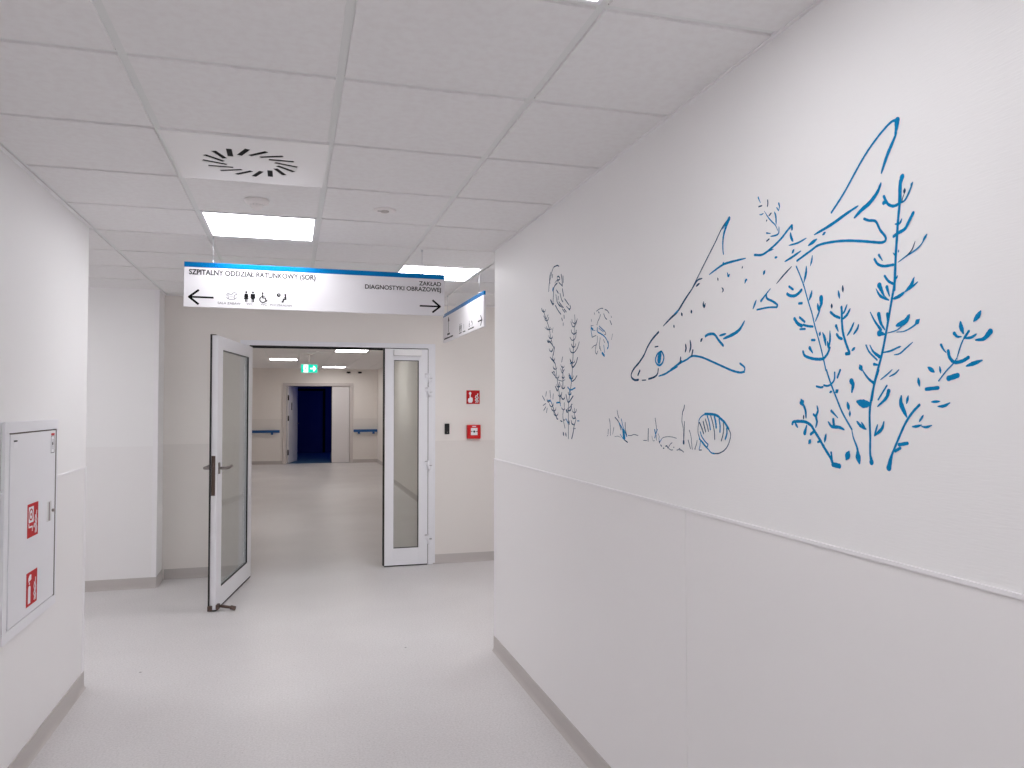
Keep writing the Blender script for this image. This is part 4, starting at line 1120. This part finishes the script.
# ================================================================== wall drawings
FINE = ('far_weed', 'creature', 'jelly', 'grass_a', 'grass_b', 'grass_c')
def catmull(P, n):
    if len(P) < 3: return [P[0].lerp(P[-1], k/n) for k in range(n+1)]
    Q = [2*P[0]-P[1]]+P+[2*P[-1]-P[-2]]; out = []
    for i in range(1, len(Q)-2):
        for k in range(n):
            t = k/n; a, b, c, d = Q[i-1:i+3]
            out.append(.5*((2*b)+(c-a)*t+(2*a-5*b+4*c-d)*t*t+(3*b-a-3*c+d)*t**3))
    out.append(P[-1]); return out
def drawing(key, name, label, cat='wall drawing', dark=False):
    bm = bmesh.new(); k_ = 0
    for mode, hw, pts in MURAL[key]:
        P = [Vector((p[0]/1000, p[1]/1000)) for p in pts]; hw = max(hw/1000*(.5 if key == 'far_weed' else .74 if key in FINE else 1.28 if mode in 'nNtT' else 1.08), .0004)
        S = catmull(P, 6); n = len(S)
        L = [0]
        for a, b in zip(S, S[1:]): L.append(L[-1]+(b-a).length)
        tot = L[-1] or 1e-6; m = mode.lower(); k_ += 1
        h0 = .0006+.00002*(k_ % 20); lft, rgt = [], []
        for i, p in enumerate(S):
            t = L[i]/tot; d = (S[min(i+1,n-1)]-S[max(i-1,0)])
            if d.length < 1e-9: d = Vector((0,1))
            d.normalize(); nn = Vector((-d.y, d.x))
            if m == 'n': w = 1
            elif m == 't': w = .45+.55*math.sin(PI*t)**.6 if 0 < t < 1 else .4
            elif m == 'b': w = 1-.65*t
            elif m == 'e': w = .35+.65*t
            else: w = .35+.65*math.sin(PI*min(max(t,.0),1))
            w *= hw*(1+.06*math.sin(i*1.7+k_))
            lft.append(p+nn*w); rgt.append(p-nn*w)
        def cap(c, d, w):     # rounded brush end
            nn = Vector((-d.y, d.x)); return [c+nn*w*math.cos(a)+d*w*math.sin(a) for a in [PI*j/6 for j in range(1,6)]]
        d1 = (S[-1]-S[-2]).normalized() if (S[-1]-S[-2]).length > 1e-9 else Vector((0,1)); d0 = (S[0]-S[1]).normalized() if (S[0]-S[1]).length > 1e-9 else Vector((0,-1))
        wE, wS = (lft[-1]-rgt[-1]).length/2, (lft[0]-rgt[0]).length/2
        def vert(p, x): return bm.verts.new((XR-x, p.x, p.y))
        A = [vert(p, h0) for p in lft]; B = [vert(p, h0) for p in rgt]
        for i in range(n-1):
            try: f = bm.faces.new((A[i], A[i+1], B[i+1], B[i])); f.material_index = 1 if mode.isupper() else 0
            except ValueError: pass
        if n > 1:
            for f in (bm.faces.new([A[-1]]+[vert(p, h0) for p in cap(S[-1], d1, wE)]+[B[-1]]), bm.faces.new([B[0]]+[vert(p, h0) for p in cap(S[0], d0, wS)]+[A[0]])):
                f.material_index = 1 if mode.isupper() else 0
    for f in bm.faces:
        f.normal_update()
        if f.normal.x > 0: f.normal_flip()
    me = bpy.data.meshes.new(name); bm.to_mesh(me); bm.free(); me.materials.append(M['blue']); me.materials.append(M['slate'])
    o = bpy.data.objects.new(name, me); C.objects.link(o); tag(o, label, cat); return o
drawing('fish', 'fish_drawing', 'large blue line drawing of a spotted fish swimming down on the right wall')
drawing('sprig', 'seaweed_drawing', 'tiny blue seaweed sprig drawn just above the back of the fish')
drawing('stem_left', 'seaweed_drawing', 'long leaning blue seaweed stem drawn directly under the tail of the fish')
drawing('sprig_mid', 'seaweed_drawing', 'short blue seaweed sprig drawn between the leaning stem and the tallest stem')
drawing('stem_mid', 'seaweed_drawing', 'tallest blue seaweed stem drawn right of the fish tail')
drawing('stem_right', 'seaweed_drawing', 'rightmost blue seaweed drawn leaning right, with thick leaves')
drawing('stem_low', 'seaweed_drawing', 'lowest blue seaweed drawn bending left at the foot of the stems')
drawing('far_weed', 'seaweed_drawing', 'faint clump of tall seaweed drawn nearest the wall corner')
drawing('creature', 'sea_creature_drawing', 'faint little sea creature drawn above the seaweed near the wall corner')
drawing('jelly', 'jellyfish_drawing', 'small jellyfish drawn left of the nose of the fish')
drawing('grass_a', 'sea_grass_drawing', 'leftmost tuft of sea grass drawn under the nose of the fish')
drawing('grass_b', 'sea_grass_drawing', 'middle tuft of sea grass with pebbles drawn under the fish')
drawing('grass_c', 'sea_grass_drawing', 'thin sea grass blades drawn immediately left of the shell')
drawing('shell', 'shell_drawing', 'round striped blue shell drawn on the right wall under the fish')

# ================================================================== camera, world, colour
yaw, pitch, roll, f = .2804, .0284, -.0008, 766.2202
fw = Vector((math.sin(yaw)*math.cos(pitch), math.cos(yaw)*math.cos(pitch), math.sin(pitch)))
r = Vector((math.cos(yaw), -math.sin(yaw), 0)); u = r.cross(fw)
r2 = r*math.cos(roll)+u*math.sin(roll); u2 = u*math.cos(roll)-r*math.sin(roll)
cd = bpy.data.cameras.new('camera'); cam = bpy.data.objects.new('camera', cd); C.objects.link(cam)
cam.matrix_world = Matrix(((r2.x,u2.x,-fw.x,0),(r2.y,u2.y,-fw.y,0),(r2.z,u2.z,-fw.z,1.53),(0,0,0,1)))
cd.sensor_width = 36; cd.lens = f/1024*36; cd.clip_start = .05; cd.clip_end = 100
sc = bpy.context.scene; sc.camera = cam
w = bpy.data.worlds.new('world'); sc.world = w; w.use_nodes = True
w.node_tree.nodes['Background'].inputs[0].default_value = (.02,.02,.025,1); w.node_tree.nodes['Background'].inputs[1].default_value = .1
vs = sc.view_settings; vs.view_transform = 'Standard'; vs.look = 'None'; vs.gamma = 1; vs.use_curve_mapping = False; vs.exposure = EXPO
sc.cycles.use_denoising = True; sc.cycles.max_bounces = 16; sc.cycles.diffuse_bounces = 10; sc.cycles.glossy_bounces = 6; sc.cycles.transparent_max_bounces = 16
sc.cycles.caustics_reflective = False; sc.cycles.caustics_refractive = False; sc.cycles.sample_clamp_indirect = 8
